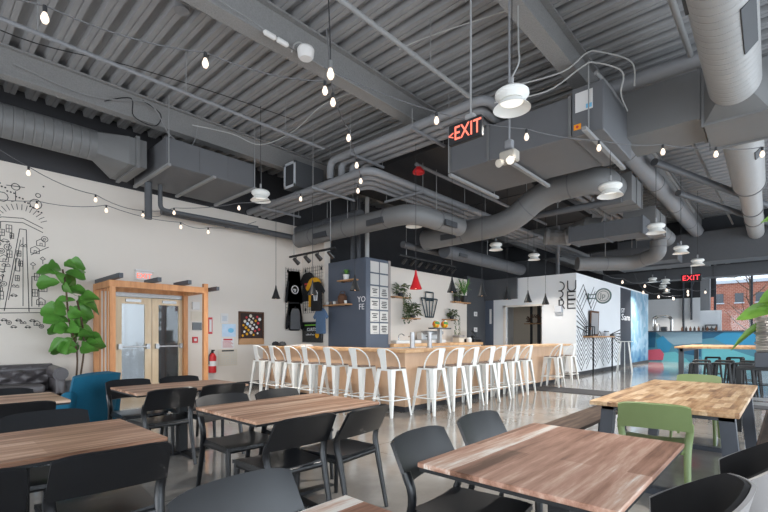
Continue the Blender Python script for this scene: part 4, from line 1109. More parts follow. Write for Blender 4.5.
MB().span((-.45, -.05, 0), (.45, -.02, .88), .006).build('frame', 'basket_brown', t); MB().span((-.36, -.055, .07), (.36, -.05, .81)).build('mirror_glass', 'brushed', t)
t = thing('lantern', 'black lantern on the left end of the console shelf', 'lantern', (15.55, 4.88, 1.30))
q = MB(); q.span((-.11, -.11, 0), (.11, .11, .03)).span((-.11, -.11, .3), (.11, .11, .33))
for sx in (-1, 1):
    for sy in (-1, 1): q.span((sx * .1 - .012, sy * .1 - .012, .03), (sx * .1 + .012, sy * .1 + .012, .3))
q.build('cage', 'black_metal', t); MB().tube(smooth_path([(-.06, 0, .33), (-.04, 0, .42), (.04, 0, .42), (.06, 0, .33)], 4), .01, 6).build('handle', 'black_metal', t)
MB().cyl((0, 0, .03), (0, 0, .2), .05, seg=14).build('candle', 'black_plastic', t)
for i, (x, mt, lb) in enumerate(((17.25, 'vest_grey', 'small pale jar on the console shelf, next to the mirror'), (17.5, 'paper', 'small white jar on the console shelf, at the right end'))):
    t = thing('jar', lb, 'jar', (x, 4.9, 1.30), 0, 'jars on the console'); MB().lathe([(0, 0), (.07, 0), (.08, .1), (.05, .15), (0, .15)], seg=16).build('body', mt, t); MB().cyl((0, 0, .15), (0, 0, .18), .055, seg=14).build('lid', 'black_metal', t)
t = thing('wall_lettering', 'white lettering on the navy strip of the partition', 'lettering', (20.70, 5.07, 2.20))
MB().text('ST', face_m((-.45, -.003, .15), 0), .26, .006, sx=2.0).text('Sam', face_m((0, -.003, -.12), 0), .38, .006, sx=2.2).build('letters', 'white_line', t)
t = thing('pub_stand', 'white flared high stand in front of the navy strip', 'table', (17.6, 4.35, 0), .2)
MB().span((-.42, -.25, 1.09), (.42, .25, 1.11), .004).build('top', 'white_metal', t)
for sx in (-1, 1):
    for sy in (-1, 1): MB().tube([(sx * .18, sy * .12, 1.09), (sx * .42, sy * .24, 0)], .016, 8).build('leg', 'white_metal', t)
MB().prism([(-.05, 1.09), (.05, 1.09), (.13, 0), (-.13, 0)], -.01, .01, 'y').build('centre_panel', 'white_metal', t)

# ------------------------------------------------------------------ far mural counter
t = thing('mural_counter', 'far counter painted with blue, turquoise and pink facets', 'counter', (26, -1.2, 0))
MB().span((0, 0, 0), (.6, 6.75, 1.50)).build('carcass', 'mural_teal', t)
MB().span((-.05, -.02, 1.50), (.7, 6.8, 1.56)).build('countertop', 'steel_grey', t)
def facet(name, mat, poly, d=.004):
    q = MB(); q.prism([(y + 1.2, z) for y, z in poly], -d, 0, 'x'); return q.build(name, mat, t, 0)
facet('painted_facet', 'mural_slate', [(4.2, .85), (3.05, .96), (3.05, 1.49), (4.98, 1.49), (4.71, 1.25)], .003)
facet('painted_facet', 'mural_blue', [(5.5, 1.5), (4.98, 1.5), (5.02, .72), (5.5, .70)], .003)
facet('painted_facet', 'mural_bright', [(4.98, 1.1), (4.67, 1.32), (4.28, .85), (4.45, .44), (4.89, .64)], .006)
facet('painted_facet', 'mural_turq', [(4.72, .44), (4.15, .52), (3.7, .18), (3.53, .0), (4.72, .0)], .007)
facet('painted_facet', 'mural_pink', [(5.54, .31), (5.33, .58), (4.8, .64), (4.62, .39), (4.67, .08), (5.54, .05)], .008)
facet('painted_facet', 'mural_blue', [(3.05, 1.5), (2.2, 1.5), (2.6, 1.22), (3.05, 1.15)], .004)
facet('painted_facet', 'mural_bright', [(2.6, 1.2), (2.2, 1.5), (.6, 1.5), (.9, .9), (2.0, .8)], .003)
facet('painted_facet', 'mural_turq', [(3.05, .9), (2.4, .85), (1.0, .3), (1.4, 0), (3.05, 0)], .003)
facet('painted_facet', 'mural_slate', [(1.0, .3), (.9, .9), (-.4, 1.3), (-1.0, .6), (.2, 0)], .003)
facet('painted_facet', 'mural_blue', [(4.2, .80), (3.1, .92), (3.1, .3), (3.9, .45)], .003)
t = thing('brew_tower', 'chrome arched brewing tower on the far counter', 'machine', (26.3, 4.75, 1.56))
for k, r_ in enumerate((.42, .34)):
    MB().tube(round_corner([(k * .12, -r_, 0), (k * .12, -r_, .55 + r_ * .5), (k * .12, r_, .55 + r_ * .5), (k * .12, r_, 0)], .25), .045 if k == 0 else .03, 10).build('arch', 'chrome', t)
MB().lathe([(0, 0), (.16, 0), (.18, .2), (.10, .36), (0, .4)], (0.02, .25, 0), 20).build('boiler', 'brushed', t)
MB().span((-.12, -.2, 0), (.15, .05, .22), .02).build('head', 'black_plastic', t)
rnd = random.Random(14)
for i in range(9):
    y = 3.9 - i * .17
    t = thing('bottle', '%s bottle on the far mural counter, one of a low row' % ('dark' if i % 2 else 'brown'), 'bottle', (26.3, y, 1.56), 0, 'bottles on the far counter')
    MB().lathe([(0, 0), (.05, 0), (.05, .12), (.02, .17), (.02, .21), (0, .21)], seg=12).build('bottle', 'pot_dark' if i % 2 else 'basket_brown', t)
struct('wall_panel_end', MB().span((27.6, 2.45, 0), (27.7, 3.32, 2.6)), 'paper_white', 'pale panel behind the far counter')
t = thing('card_machine', 'small dark box fixed on the pale far panel', 'box', (27.6, 2.85, 1.6)); MB().span((-.15, -.25, 0), (0, .25, .28), .01).build('body', 'grille_dark', t); MB().span((-.155, -.2, .08), (-.15, .2, .22)).build('plate', 'paper', t)
for y in (4.38, 4.0): struct('conduit_%d' % int(y), MB().tube([(29.9, y, 1.5 if y > 4.2 else 2.2), (29.9, y, 5.0)], .05, 8), 'steel_grey')

# high table and dark stools
t = thing('high_table', 'long high wooden table with black posts in front of the far mural counter', 'table', (12.8, .1, 0))
MB().span((0, 0, 1.0), (2.8, 1.96, 1.05), .004).build('tabletop', 'high_wood', t)
for x in (.15, 2.6):
    for y in (.12, 1.84): MB().span((x - .05, y - .05, 0), (x + .05, y + .05, 1.0)).build('leg', 'steel_grey', t)
MB().span((.1, .1, .92), (2.7, .16, 1.0)).span((.1, 1.80, .92), (2.7, 1.86, 1.0)).build('rail', 'steel_grey', t)
def make_backless(label):
    t = thing('backless_stool', label, 'stool', (0, 0, 0), 0, 'black backless stools')
    MB().span((-.16, -.16, .72), (.16, .16, .755), .012, 2).build('seat', 'black_metal', t)
    for sx in (-1, 1):
        for sy in (-1, 1): MB().tube([(sx * .14, sy * .14, .73), (sx * .205, sy * .205, 0)], [.034, .018], 6).build('leg', 'black_metal', t)
    f = MB(); r = .178
    for a, c in (((-r, -r), (r, -r)), ((r, -r), (r, r)), ((r, r), (-r, r)), ((-r, r), (-r, -r))): f.tube([(a[0], a[1], .32), (c[0], c[1], .32)], .010, 6)
    f.build('footrest', 'black_metal', t); return t
b0 = make_backless('black backless metal stool in front of the high table, nearest its left post')
b0.location = (11.0, 1.32, 0)
for x, y, lb in ((11.3, 1.0, 'black backless metal stool in front of the high table, second of the front row'), (11.5, .66, 'black backless metal stool in front of the high table, third of the front row'), (11.7, .32, 'black backless metal stool in front of the high table, beside the black box stand'),
                 (12.3, 1.45, 'black backless metal stool in the second row at the high table, left one'), (12.5, 1.05, 'black backless metal stool in the second row at the high table, middle one'), (12.6, .62, 'black backless metal stool in the second row at the high table, right one'),
                 (14.3, 1.45, 'black backless metal stool under the far part of the high table, left one'), (14.5, 1.0, 'black backless metal stool under the far part of the high table, right one')):
    dup(b0, (x, y, 0), random.uniform(-.1, .1), lb)

# black stand with bucket and plant, right edge
t = thing('black_stand', 'black high stand at the right picture edge carrying a ribbed metal bucket', 'table', (7.95, .10, 0))
MB().span((-.30, -.75, .84), (.30, .42, .88), .004).build('top', 'black_metal', t)
for x in (-.27, .27):
    for y in (-.72, .39): MB().span((x - .03, y - .03, 0), (x + .03, y + .03, .84)).build('leg', 'black_metal', t)
for x in (-.27, .27): MB().span((x - .015, -.7, .38), (x + .015, .38, .42)).build('foot_rail', 'brushed', t)
t = thing('planter_box', 'dark grey box under the ribbed metal bucket', 'box', (7.95, .05, .88)); MB().span((-.28, -.32, 0), (.28, .28, .20), .008).build('box', 'steel_grey', t)
MB().span((-.25, -.29, .195), (.25, .25, .205)).build('lid', 'black_metal', t)
t = thing('metal_bucket', 'ribbed galvanised bucket holding the big leaved plant', 'planter', (7.95, .02, 1.085))
pr = [(0, 0), (.30, 0)]
for i in range(22): pr += [(.305 + (.008 if i % 2 else 0), .01 + i * .02)]
pr += [(.325, .45), (.325, .47), (.30, .47), (.295, .40), (0, .40)]
MB().lathe(pr, seg=36).build('bucket', 'corrugate', t, 20)
for z in (.12, .25): MB().tube([(.318 * math.cos(2 * PI * i / 32), .318 * math.sin(2 * PI * i / 32), z) for i in range(32)], .012, 6, closed=True).build('hoop', 'brushed', t)
t = thing('big_leaf_plant', 'tall plant with big drooping leaves growing from the ribbed bucket', 'plant', (7.95, -.02, 1.48))
q = MB(); q.tube(smooth_path([(0, 0, 0), (.03, -.1, .5), (0, -.12, 1.0), (-.05, -.06, 1.5)], 5), .022, 8); q.build('stem', 'bark', t)
fo = MB(); rnd = random.Random(5)
for b, d, L, W, dr in (((0, 0, .05), (-.15, .95, .05), .62, .16, .75), ((0, .0, .12), (-.35, .9, .35), .62, .26, .45), ((0, -.05, .22), (-.1, .95, .55), .50, .24, .5), ((0, -.02, .3), (-.6, .6, .4), .5, .26, .5), ((0, -.1, .45), (-.3, .8, .3), .45, .24, .6), ((0, -.1, .5), (-.8, .3, .5), .4, .24, .6), ((0, -.1, .3), (-.9, .1, .2), .5, .26, .5),
                       ((0, -.1, .6), (.4, -.8, .5), .5, .25, .5), ((0, -.1, .4), (.2, -.9, .2), .5, .25, .5), ((-.05, -.06, 1.35), (-.2, .9, .55), .42, .16, .5), ((-.05, -.06, 1.45), (-.5, .5, .9), .36, .16, .4), ((-.05, -.06, 1.4), (.2, -.9, .5), .42, .2, .4), ((0, -.1, .95), (-.6, -.6, .4), .4, .22, .5), ((0, -.1, 1.1), (.6, -.3, .5), .4, .22, .5)):
    fig_leaf(fo.bm, b, d, L, W, dr, rnd.choice((-1, 1)) * rnd.uniform(.6, 1.1))
fo.build('foliage', 'leaf_bright', t, 80)

# ------------------------------------------------------------------ ceiling services
for nm, cl in (('spiral_duct', lin(160, 159, 158)), ('ribbed_duct', lin(114, 114, 114))):
    m = plain(nm, cl, .5, noise=.05, nscale=5)
    n, l = m.node_tree.nodes, m.node_tree.links; b = n['Principled BSDF']
    tc = n.new('ShaderNodeTexCoord'); wv = n.new('ShaderNodeTexWave'); wv.bands_direction = 'X'; wv.inputs['Scale'].default_value = 2.4
    l.new(tc.outputs['Object'], wv.inputs['Vector']); rr = ramp(n, [(.0, (0, 0, 0, 1)), (.12, (1, 1, 1, 1)), (1, (1, 1, 1, 1))])
    l.new(wv.outputs['Fac'], rr.inputs['Fac']); bp = n.new('ShaderNodeBump'); bp.inputs['Strength'].default_value = .6; bp.inputs['Distance'].default_value = .02
    l.new(rr.outputs['Color'], bp.inputs['Height']); l.new(bp.outputs['Normal'], b.inputs['Normal'])

def pipe(label, pts, r, mat='pipe_grey', rad=.25, group=None, name='ceiling_pipe', cat='pipe', seg=12, clamps=()):
    P = round_corner(pts, rad) if rad else pts
    t = thing(name, label, cat, tuple(pts[0]), 0, group); o0 = Vector(pts[0])
    MB().tube([Vector(p) - o0 for p in P], r, seg).build('pipe', mat, t, 50)
    for c in clamps:
        a, d = Vector(c[0]) - o0, Vector(c[1]).normalized()
        MB().cyl(a - d * .03, a + d * .03, r * 1.18, seg=seg).build('coupling', mat, t)
    return t
nth = ['outermost', 'second', 'third', 'innermost']
for k in range(4):
    x, y = 6.02 + k * .205, 5.92 + k * .205
    pipe('thick grey pipe of the lower bundle with the bend, %s of four' % nth[k], [(x, 10.28, 4.5), (x, y, 4.5), (18.8, y, 4.5)], .074, group='lower pipe bundle', clamps=(((x, 8.2, 4.5), (0, 1, 0)), ((9.5, y, 4.5), (1, 0, 0))))
for k in range(4):
    x, y = 6.02 + k * .205, 3.42 + k * .205
    pipe('thick grey pipe of the upper bundle behind the hanging EXIT sign, %s of four' % nth[k], [(x, 7.05 - .12 * k, 4.58), (x, 7.05 - .12 * k, 4.95), (x, y, 4.95), (15.0, y, 4.95)], .074, group='upper pipe bundle', rad=.2, clamps=(((x, 4.4, 4.95), (0, 1, 0)),))
def hanger(label, a, c, z, zt=ZR):
    t = thing('pipe_hanger', label, 'hanger', (a[0], a[1], z), 0, 'strut hangers under the pipes')
    v = Vector((c[0] - a[0], c[1] - a[1], 0))
    q = MB(); ang = math.atan2(v.y, v.x); q.box((v.x / 2, v.y / 2, 0), (v.length, .045, .045), 0, (0, 0, ang)); q.build('channel', 'pipe_grey', t)
    for p in (v * .04, v * .96): MB().cyl((p.x, p.y, 0), (p.x, p.y, zt - z), .008, seg=6).build('rod', 'conduit', t)
hanger('strut hanger under the lower bundle near the square grille box', (5.75, 7.35), (7.0, 7.35), 4.41)
hanger('strut hanger under the lower bundle close to the white wall', (5.8, 9.4), (7.0, 9.4), 4.41)
hanger('strut hanger under the lower bundle just after the bend', (7.55, 5.75), (7.55, 6.9), 4.41, 5.03)
hanger('strut hanger under the lower bundle over the long bar side', (10.2, 5.75), (10.2, 6.9), 4.41, 5.03)
hanger('strut hanger under the lower bundle farthest along', (13.4, 5.75), (13.4, 6.9), 4.41, 5.03)
hanger('strut hanger under the upper bundle left of the EXIT sign', (5.85, 4.75), (6.85, 4.75), 4.86, 5.2)
hanger('strut hanger under the upper bundle at its left riser', (5.85, 6.3), (6.85, 6.3), 4.86)
pipe('long thin sprinkler pipe under the roof deck, left one', [(-2, 6.76, 5.0), (5.6, 6.76, 5.0)], .028, 'pipe_grey', 0, 'sprinkler pipes', clamps=(((1.75, 6.76, 5.0), (1, 0, 0)), ((3.9, 6.76, 5.0), (1, 0, 0))))
pipe('long thin sprinkler pipe under the roof deck, crossing above the EXIT sign', [(-2, 3.63, 5.0), (5.9, 3.63, 5.0)], .034, 'conduit', 0, 'sprinkler pipes', clamps=(((4.55, 3.63, 5.0), (1, 0, 0)),))
for i, (x, y) in enumerate(((1.1, 6.76), (2.9, 6.76), (4.7, 6.76), (3.0, 3.63), (4.9, 3.63))):
    pipe('thin hanger rod of a sprinkler pipe, %s' % ['at the far left', 'left of the middle beam', 'near the square grille box', 'near the white dome', 'above the EXIT sign'][i], [(x, y, 5.02), (x, y, ZR)], .008, 'conduit', 0, 'sprinkler hanger rods', 'hanger_rod', 'rod', 6)
pipe('thin pipe along the beam with the red bell at its end', [(7.0, 5.55, 4.78), (13.5, 5.55, 4.78)], .035, 'pipe_grey', 0)
t = thing('fire_bell', 'red fire bell under the ceiling pipe end', 'bell', (7.05, 5.52, 4.62)); MB().lathe([(0, .1), (.06, .1), (.12, .02), (.12, -.02), (.05, -.05), (0, -.06)], seg=20).build('bell', 'red_paint', t); MB().cyl((0, 0, .1), (0, 0, .16), .02, seg=8).build('stem', 'pipe_grey', t)
pipe('dark pipe along the top of the white wall', [(3.7, 9.85, 3.96), (7.5, 9.85, 3.96)], .075, 'duct_dark', 0, clamps=(((5.2, 9.85, 3.96), (1, 0, 0)),))
pipe('grey pipe stub with a bend hanging in front of the white wall', [(3.32, 9.5, 4.40), (3.32, 9.5, 3.66)], .07, 'duct_dark', 0)
pipe('thin bent pipe beside the hanging pipe stub', [(3.55, 9.5, 4.40), (3.55, 9.5, 3.9), (3.95, 9.5, 3.9), (5.8, 9.5, 3.93)], .045, 'duct_dark', .12)
pipe('short fat pipe under the roof deck left of the spiral duct', [(7.75, .55, 5.3), (7.75, 2.2, 5.3)], .12, 'pipe_grey', 0)
pipe('pipe running under the deck into the short fat pipe', [(5.0, 1.03, 5.33), (7.72, 1.03, 5.33)], .04, 'conduit', 0)
pipe('thin light conduit under the deck left of the spiral duct', [(9.3, 1.38, 5.1), (19, 1.38, 5.1)], .028, 'conduit', 0)
pipe('dark diagonal brace left of the spiral duct, nearer one', [(10.2, 1.98, 4.8), (16.6, .10, 4.8)], .075, 'duct_dark', 0, 'diagonal braces', 'roof_brace', 'brace')
pipe('dark diagonal brace left of the spiral duct, farther one', [(12.8, 1.98, 4.8), (19.2, .12, 4.8)], .075, 'duct_dark', 0, 'diagonal braces', 'roof_brace', 'brace')
pipe('light conduit running along the beam above the round lamps', [(6.6, 2.0, 5.02), (7.0, 1.95, 4.98), (16.5, 2.14, 5.14)], .03, 'conduit', .1)
for i, y in enumerate((8.78, 9.0, 9.15)): pipe(['pale square post rising behind the slate wall', 'dark pipe rising behind the slate wall, first', 'dark pipe rising behind the slate wall, second'][i], [(8.35, y - .5 + .1 * i, 3.3), (8.35, y - .5 + .1 * i, 5.0)], .06, ['cable_white', 'duct_dark', 'duct_dark'][i], 0)
pipe('far thin pipe rising behind the white block, first', [(15.4, 5.9, 3.36), (15.4, 5.9, 5.4)], .05, 'pipe_grey', 0)
pipe('far thin pipe rising behind the white block, second', [(16.6, 6.4, 3.36), (16.6, 6.4, 5.4)], .05, 'pipe_grey', 0)
pipe('grey pipe over the bar running back from the slate wall', [(8.9, 7.5, 3.72), (15.5, 7.5, 3.72)], .09, 'duct_dark', 0)

# round ducts
def duct(label, pts, r, mat='duct_grey', rad=.45, vents=(), seg=24):
    P = round_corner(pts, rad, 6); t = thing('round_duct', label, 'duct', tuple(pts[0]), 0, 'round ceiling ducts'); o0 = Vector(pts[0])
    MB().tube([Vector(p) - o0 for p in P], r, seg).build('duct', mat, t, 50)
    for i in range(1, len(pts)):
        a, c = Vector(pts[i - 1]) - o0, Vector(pts[i]) - o0; L = (c - a).length
        k = max(1, int(L / 1.3)); hq = a.lerp(c, .5); zt = 5.03 if (hq + o0).x > 7.1 and 4.62 < (hq + o0).y < 8.3 and (hq + o0).x < 14.8 else ZR
        if i < 3 and L > .9: MB().cyl((hq.x, hq.y, hq.z + r * .9), (hq.x, hq.y, zt - o0.z), .01, seg=6).build('hanger_rod', 'conduit', t)
        for j in range(k):
            q = a + (c - a) * ((j + .5) / k); d = (c - a).normalized(); MB().cyl(q - d * .012, q + d * .012, r * 1.03, seg=seg).build('seam_ring', 'seam', t)
    for p, d in vents:
        p = Vector(p) - o0; MB().box(p, d, .004).build('vent', 'grille_dark', t)
    return t
duct('round grey duct over the bar with two side vents', [(7.2, 9.75, 3.9), (7.2, 5.85, 3.9), (8.95, 5.78, 3.9)], .215, vents=(((7.0, 8.6, 3.82), (.06, .5, .13)), ((7.0, 6.7, 3.82), (.06, .5, .13)), ((8.3, 5.58, 3.82), (.45, .06, .13))))
duct('dark round duct behind the pipe bundle by the white wall corner', [(7.45, 10.1, 4.2), (7.45, 7.6, 4.2)], .16, 'duct_dark')
duct('second dark round duct behind the pipe bundle', [(8.25, 9.9, 4.2), (8.25, 7.2, 4.2)], .17, 'duct_dark')
duct('large grey duct rising from the bar to the right under the grey unit', [(9.5, 7.2, 3.88), (9.5, 4.75, 3.92), (9.5, 3.95, 4.48), (9.5, 2.78, 4.48), (10.35, 2.78, 4.48)], .27, vents=(((9.25, 6.3, 3.80), (.06, .45, .14)),))
duct('dark duct along the bar over the plant wall', [(9.95, 6.9, 3.62), (14.6, 6.9, 3.62)], .19, 'duct_dark', vents=(((10.6, 6.72, 3.56), (.4, .06, .1)),))
duct('curved grey duct in front of the far rectangular ducts', [(14.5, 4.95, 3.6), (15.6, 3.6, 3.6), (15.2, 2.85, 3.75), (15.2, 2.85, 4.14)], .22, rad=.6)
duct('grey duct crossing under the near beam', [(14.25, 2.85, 4.33), (15.0, 2.85, 4.4), (16.45, 2.85, 4.4)], .24)
# the large spiral duct on the right
t = thing('spiral_duct', 'large pale spiral duct running back along the right side', 'duct', (3.5, .445, 4.70), .0214)
MB().cyl((0, 0, 0), (4.2, 0, 0), .285, seg=40).build('duct', 'spiral_duct', t, 50)
MB().cyl((5.5, 0, 0), (9.2, 0, 0), .285, seg=40).build('duct', 'spiral_duct', t, 50)
MB().cyl((9.2, 0, 0), (9.5, 0, 0), .285, .215, seg=32).cyl((9.5, 0, 0), (15.38, 0, 0), .215, seg=32).build('duct', 'spiral_duct', t, 50)
for x in (9.2, 11.8, 13.2): MB().cyl((x - .03, 0, 0), (x + .03, 0, 0), .30 if x < 9.3 else .235, seg=32).build('flange', 'duct_grey', t)
for xa, xb in ((4.05, 4.30), (5.65, 5.40)):               # square to round transitions
    tr = MB(); bm = tr.bm; N = 32; A = []; B = []
    for i in range(N):
        a = 2 * PI * i / N; cc, ss = math.cos(a), math.sin(a); k = 1 / max(abs(cc), abs(ss))
        A.append(bm.verts.new((xa, .285 * cc, .285 * ss))); B.append(bm.verts.new((xb, .36 * cc * k, .36 * ss * k)))
    for i in range(N): bm.faces.new((A[i], A[(i + 1) % N], B[(i + 1) % N], B[i]))
    tr.build('transition', 'duct_grey', t, 20)
MB().span((4.30, -.36, -.36), (5.40, .36, .36), .006).build('junction_box', 'duct_grey', t)
for x in (4.30, 5.40): MB().span((x - .02, -.385, -.385), (x + .02, .385, .385)).build('flange', 'duct_grey', t)
MB().span((4.36, .36, -.22), (5.34, 1.42, .50), .006).build('branch_duct', 'duct_grey', t)
MB().span((4.33, .40, -.25), (5.37, .44, .53)).build('flange', 'duct_grey', t)
MB().box((2.4, -.2, -.19), (.9, .16, .03), 0, (-.8, 0, 0)).build('side_vent', 'grille_dark', t)
MB().box((1.5, .27, -.05), (.8, .03, .16), 0).build('side_vent', 'grille_dark', t)
MB().box((6.6, -.2, -.2), (.4, .12, .03), 0, (-.8, 0, 0)).build('side_vent', 'grille_dark', t)

# rectangular units
t = thing('fan_coil_unit', 'big grey ceiling unit with white label behind the round lamp', 'ceiling unit', (6.6, 2.0, 4.2))
MB().span((0.02, .34, .03), (1.5, 2.5, .62), .01).build('casing', 'unit_grey', t)
MB().span((0, -.1, 0), (1.5, .33, .70), .01).build('control_cabinet', 'unit_grey', t)
MB().span((-.006, .04, .34), (0, .28, .62)).build('label_sheet', 'paper', t); MB().span((-.009, .05, .36), (-.006, .13, .42)).build('label_print', 'sky_label', t)
MB().span((-.007, .20, .09), (0, .30, .17)).build('warning_sticker', 'amber', t); MB().cyl((-.008, .25, .13), (-.01, .25, .13), .02, seg=12).build('warning_mark', 'ink_red', t)
for y in (.36, 2.46, 1.7): MB().span((-.01, y - .02, .03), (.03, y + .02, .62)).build('seam_strip', 'duct_grey', t)
for y in (.05, 1.35, 2.42):
    MB().span((-.25 if y < .1 else -.02, y, -.05), (1.75, y + .06, -.0)).build('support_channel', 'conduit', t)
for x in (-.05, 1.6):
    for y in (.08, 2.45): MB().cyl((x, y, 0), (x, y, 1.0 if y < .2 else 1.45), .01, seg=6).build('rod', 'conduit', t)
t = thing('fan_coil_unit', 'grey ceiling unit with support channels in front of the white wall', 'ceiling unit', (3.2, 8.3, 4.42))
MB().span((0, 0, 0), (1.8, 1.65, .5), .01).build('casing', 'unit_grey', t)
for x in (.0, .85, 1.74): MB().span((x, -.08, -.045), (x + .06, 1.7, 0)).build('support_channel', 'conduit', t)
for x in (.62, 1.2): MB().span((x - .006, -.005, .02), (x + .006, 0, .48)).build('seam_strip', 'seam', t)
for x in (.03, 1.77): MB().cyl((x, -.05, 0), (x, -.05, 1.24), .01, seg=6).build('rod', 'conduit', t)
t = thing('oval_duct', 'fat ribbed duct along the white wall at the upper left', 'duct', (-3, 9.4, 4.80))
MB().cyl((0, 0, 0), (5.35, 0, 0), .27, seg=32).build('duct', 'ribbed_duct', t, 50)
q = MB(); bm = q.bm; N = 32; A = []; B = []
for i in range(N):
    a = 2 * PI * i / N; cc, ss = math.cos(a), math.sin(a); k = 1 / max(abs(cc), abs(ss))
    A.append(bm.verts.new((5.35, .27 * cc, .27 * ss))); B.append(bm.verts.new((5.75, .55 * cc * k - .05, .25 * ss * k - .13)))
for i in range(N): bm.faces.new((A[i], A[(i + 1) % N], B[(i + 1) % N], B[i]))
q.span((5.75, -.60, -.38), (6.05, .50, .12)); q.build('transition', 'duct_grey', t, 20)
MB().span((5.86, -.64, -.42), (5.92, .54, .16)).build('flange', 'duct_grey', t)
t = thing('return_grille_box', 'square duct end with a pale framed grille above the pipe bundle', 'vent', (5.83, 8.0, 4.62))
MB().span((0, 0, 0), (.8, .42, .56), .004).build('duct', 'duct_dark', t); MB().span((-.01, .06, .06), (0, .36, .5)).build('grille', 'grille_dark', t)
q = MB(); q.span((-.02, 0, 0), (0, .05, .56)).span((-.02, .37, 0), (0, .42, .56)).span((-.02, 0, 0), (0, .42, .05)).span((-.02, 0, .51), (0, .42, .56)); q.build('frame', 'vest_grey', t)
def rect_duct(label, a, c, mat='duct_grey'):
    t = thing('rectangular_duct', label, 'duct', tuple(a), 0, 'rectangular ceiling ducts'); d = [q - p for p, q in zip(a, c)]
    MB().span((0, 0, 0), d, .006).build('duct', mat, t)
    for fx in (.1, .9): MB().cyl((d[0] * fx, d[1] * .5, d[2]), (d[0] * fx, d[1] * .5, ZR - a[2]), .01, seg=6).build('hanger_rod', 'conduit', t)
    ax = 0 if abs(d[0]) > abs(d[1]) else 1
    for f in (.0, .5, 1.0):
        lo = [-.02, -.02, -.02]; hi = [d[0] + .02, d[1] + .02, d[2] + .02]; lo[ax] = d[ax] * f - .02; hi[ax] = d[ax] * f + .02
        MB().span(lo, hi).build('flange', mat, t)
    return t
rect_duct('dark rectangular duct across in front of the curved duct', (11.6, 2.5, 3.72), (12.3, 4.15, 4.10), 'duct_dark')
rect_duct('light rectangular duct piece with the red taped end under the near beam', (10.4, 2.45, 4.2), (11.3, 3.15, 4.76))
t = thing('round_duct', 'long insulated duct under the near beam, right of the grey unit', 'duct', (8.2, 2.36, 4.98), 0, 'round ceiling ducts'); MB().cyl((0, 0, 0), (10.6, 0, 0), .20, seg=24).build('duct', 'pipe_grey', t, 50)
for x in (1.5, 4.0, 6.5, 9.0): MB().cyl((x, 0, 0), (x + .03, 0, 0), .206, seg=24).build('seam_ring', 'seam', t)
rect_duct('grey rectangular duct behind the far round lamps', (12.9, 2.5, 4.05), (14.2, 3.2, 4.6))
rect_duct('long dark plenum across the far ceiling', (18.9, -4.6, 3.9), (19.9, 4.9, 4.95), 'duct_dark')
rect_duct('dark rectangular duct far back over the white block', (16.6, 2.6, 3.75), (17.4, 5.2, 4.25), 'duct_dark')
rect_duct('wide black plenum over the pipe bundle and the bar', (7.1, 4.62, 5.03), (14.8, 8.3, 5.17), 'wall_black')
rect_duct('low dark duct over the far mural counter', (22.6, -2, 3.75), (23.3, 6.5, 4.2), 'duct_dark')
# valves and gauges
t = thing('valve_assembly', 'dark pipe with two white round gauges behind the rising duct', 'valve', (10.3, 3.2, 4.20))
MB().tube([(0, -.6, 0), (0, 1.5, .0)], .075, 12).build('pipe', 'duct_dark', t)
for y in (.75, .0):
    MB().cyl((-.02, y, .08), (-.02, y, .22), .015, seg=8).build('gauge_stem', 'conduit', t); MB().cyl((-.06, y, .30), (0, y, .30), .10, seg=24).build('gauge', 'conduit', t); MB().cyl((-.065, y, .30), (-.06, y, .30), .08, seg=24).build('dial', 'paper', t)
MB().box((0, -.3, .1), (.1, .12, .2), .01).build('valve_body', 'amber', t)
t = thing('crinkled_duct', 'crumpled flexible silver duct above the white block', 'duct', (12.75, 5.3, 4.25))
MB().cyl((.2, -.3, .1), (.2, -.3, .79), .01, seg=6).build('hanger_rod', 'conduit', t); rnd = random.Random(8)
MB().tube(smooth_path([(0, 0, 0), (.2, -.6, -.08), (.1, -1.1, .1), (.1, -1.6, .05)], 6), [.24 + rnd.uniform(-.03, .03) for _ in range(19)], 14).build('duct', 'duct_grey', t, 20)

# hanging signs and devices
t = thing('exit_sign', 'dark hanging EXIT sign with red letters and a left arrow', 'exit sign', (3.98, 2.49, 3.34), -PI / 2 + .0)
MB().span((-.20, -.025, 0), (.20, .025, .215), .008).build('housing', 'black_metal', t)
MB().text('EXIT', face_m((.035, -.028, .102), 0), .205, .006, sx=.78).text('<', face_m((-.165, -.028, .09), 0), .12, .006).build('lettering', 'exit_red', t)
MB().cyl((.06, 0, .215), (.06, 0, ZR - 3.34), .011, seg=8).build('rod', 'conduit', t)
MB().box((.06, 0, .235), (.10, .07, .05), .006).build('canopy', 'conduit', t)
t = thing('exit_sign', 'red EXIT sign hanging far back over the mural counter', 'exit sign', (19.4, 2.60, 3.28), -PI / 2)
MB().span((-.31, -.05, 0), (.31, .05, .27), .01).build('housing', 'black_metal', t); MB().text('EXIT', face_m((0, -.055, .13), 0), .26, .01).build('lettering', 'exit_far', t)
MB().cyl((0, 0, .27), (0, 0, .62), .02, seg=8).build('rod', 'conduit', t)
t = thing('emergency_light', 'beige emergency light unit hanging right of the EXIT sign', 'emergency light', (4.66, 2.34, 3.28))
MB().box((0, 0, .06), (.12, .20, .13), .015).build('housing', 'device_beige', t)
for s in (-1, 1): MB().cyl((-.06, s * .06, .0), (-.12, s * .07, -.03), .035, .045, 14).build('lamp_head', 'device_beige', t)
MB().cyl((0, 0, .12), (0, 0, 5.2 - 3.28), .012, seg=8).build('rod', 'pipe_grey', t); MB().box((0, .0, .2), (.07, .09, .10), .01).build('junction', 'pipe_grey', t)
t = thing('ceiling_dome', 'white dome shaped device hanging under the middle beam', 'ceiling device', (3.68, 4.82, 5.06))
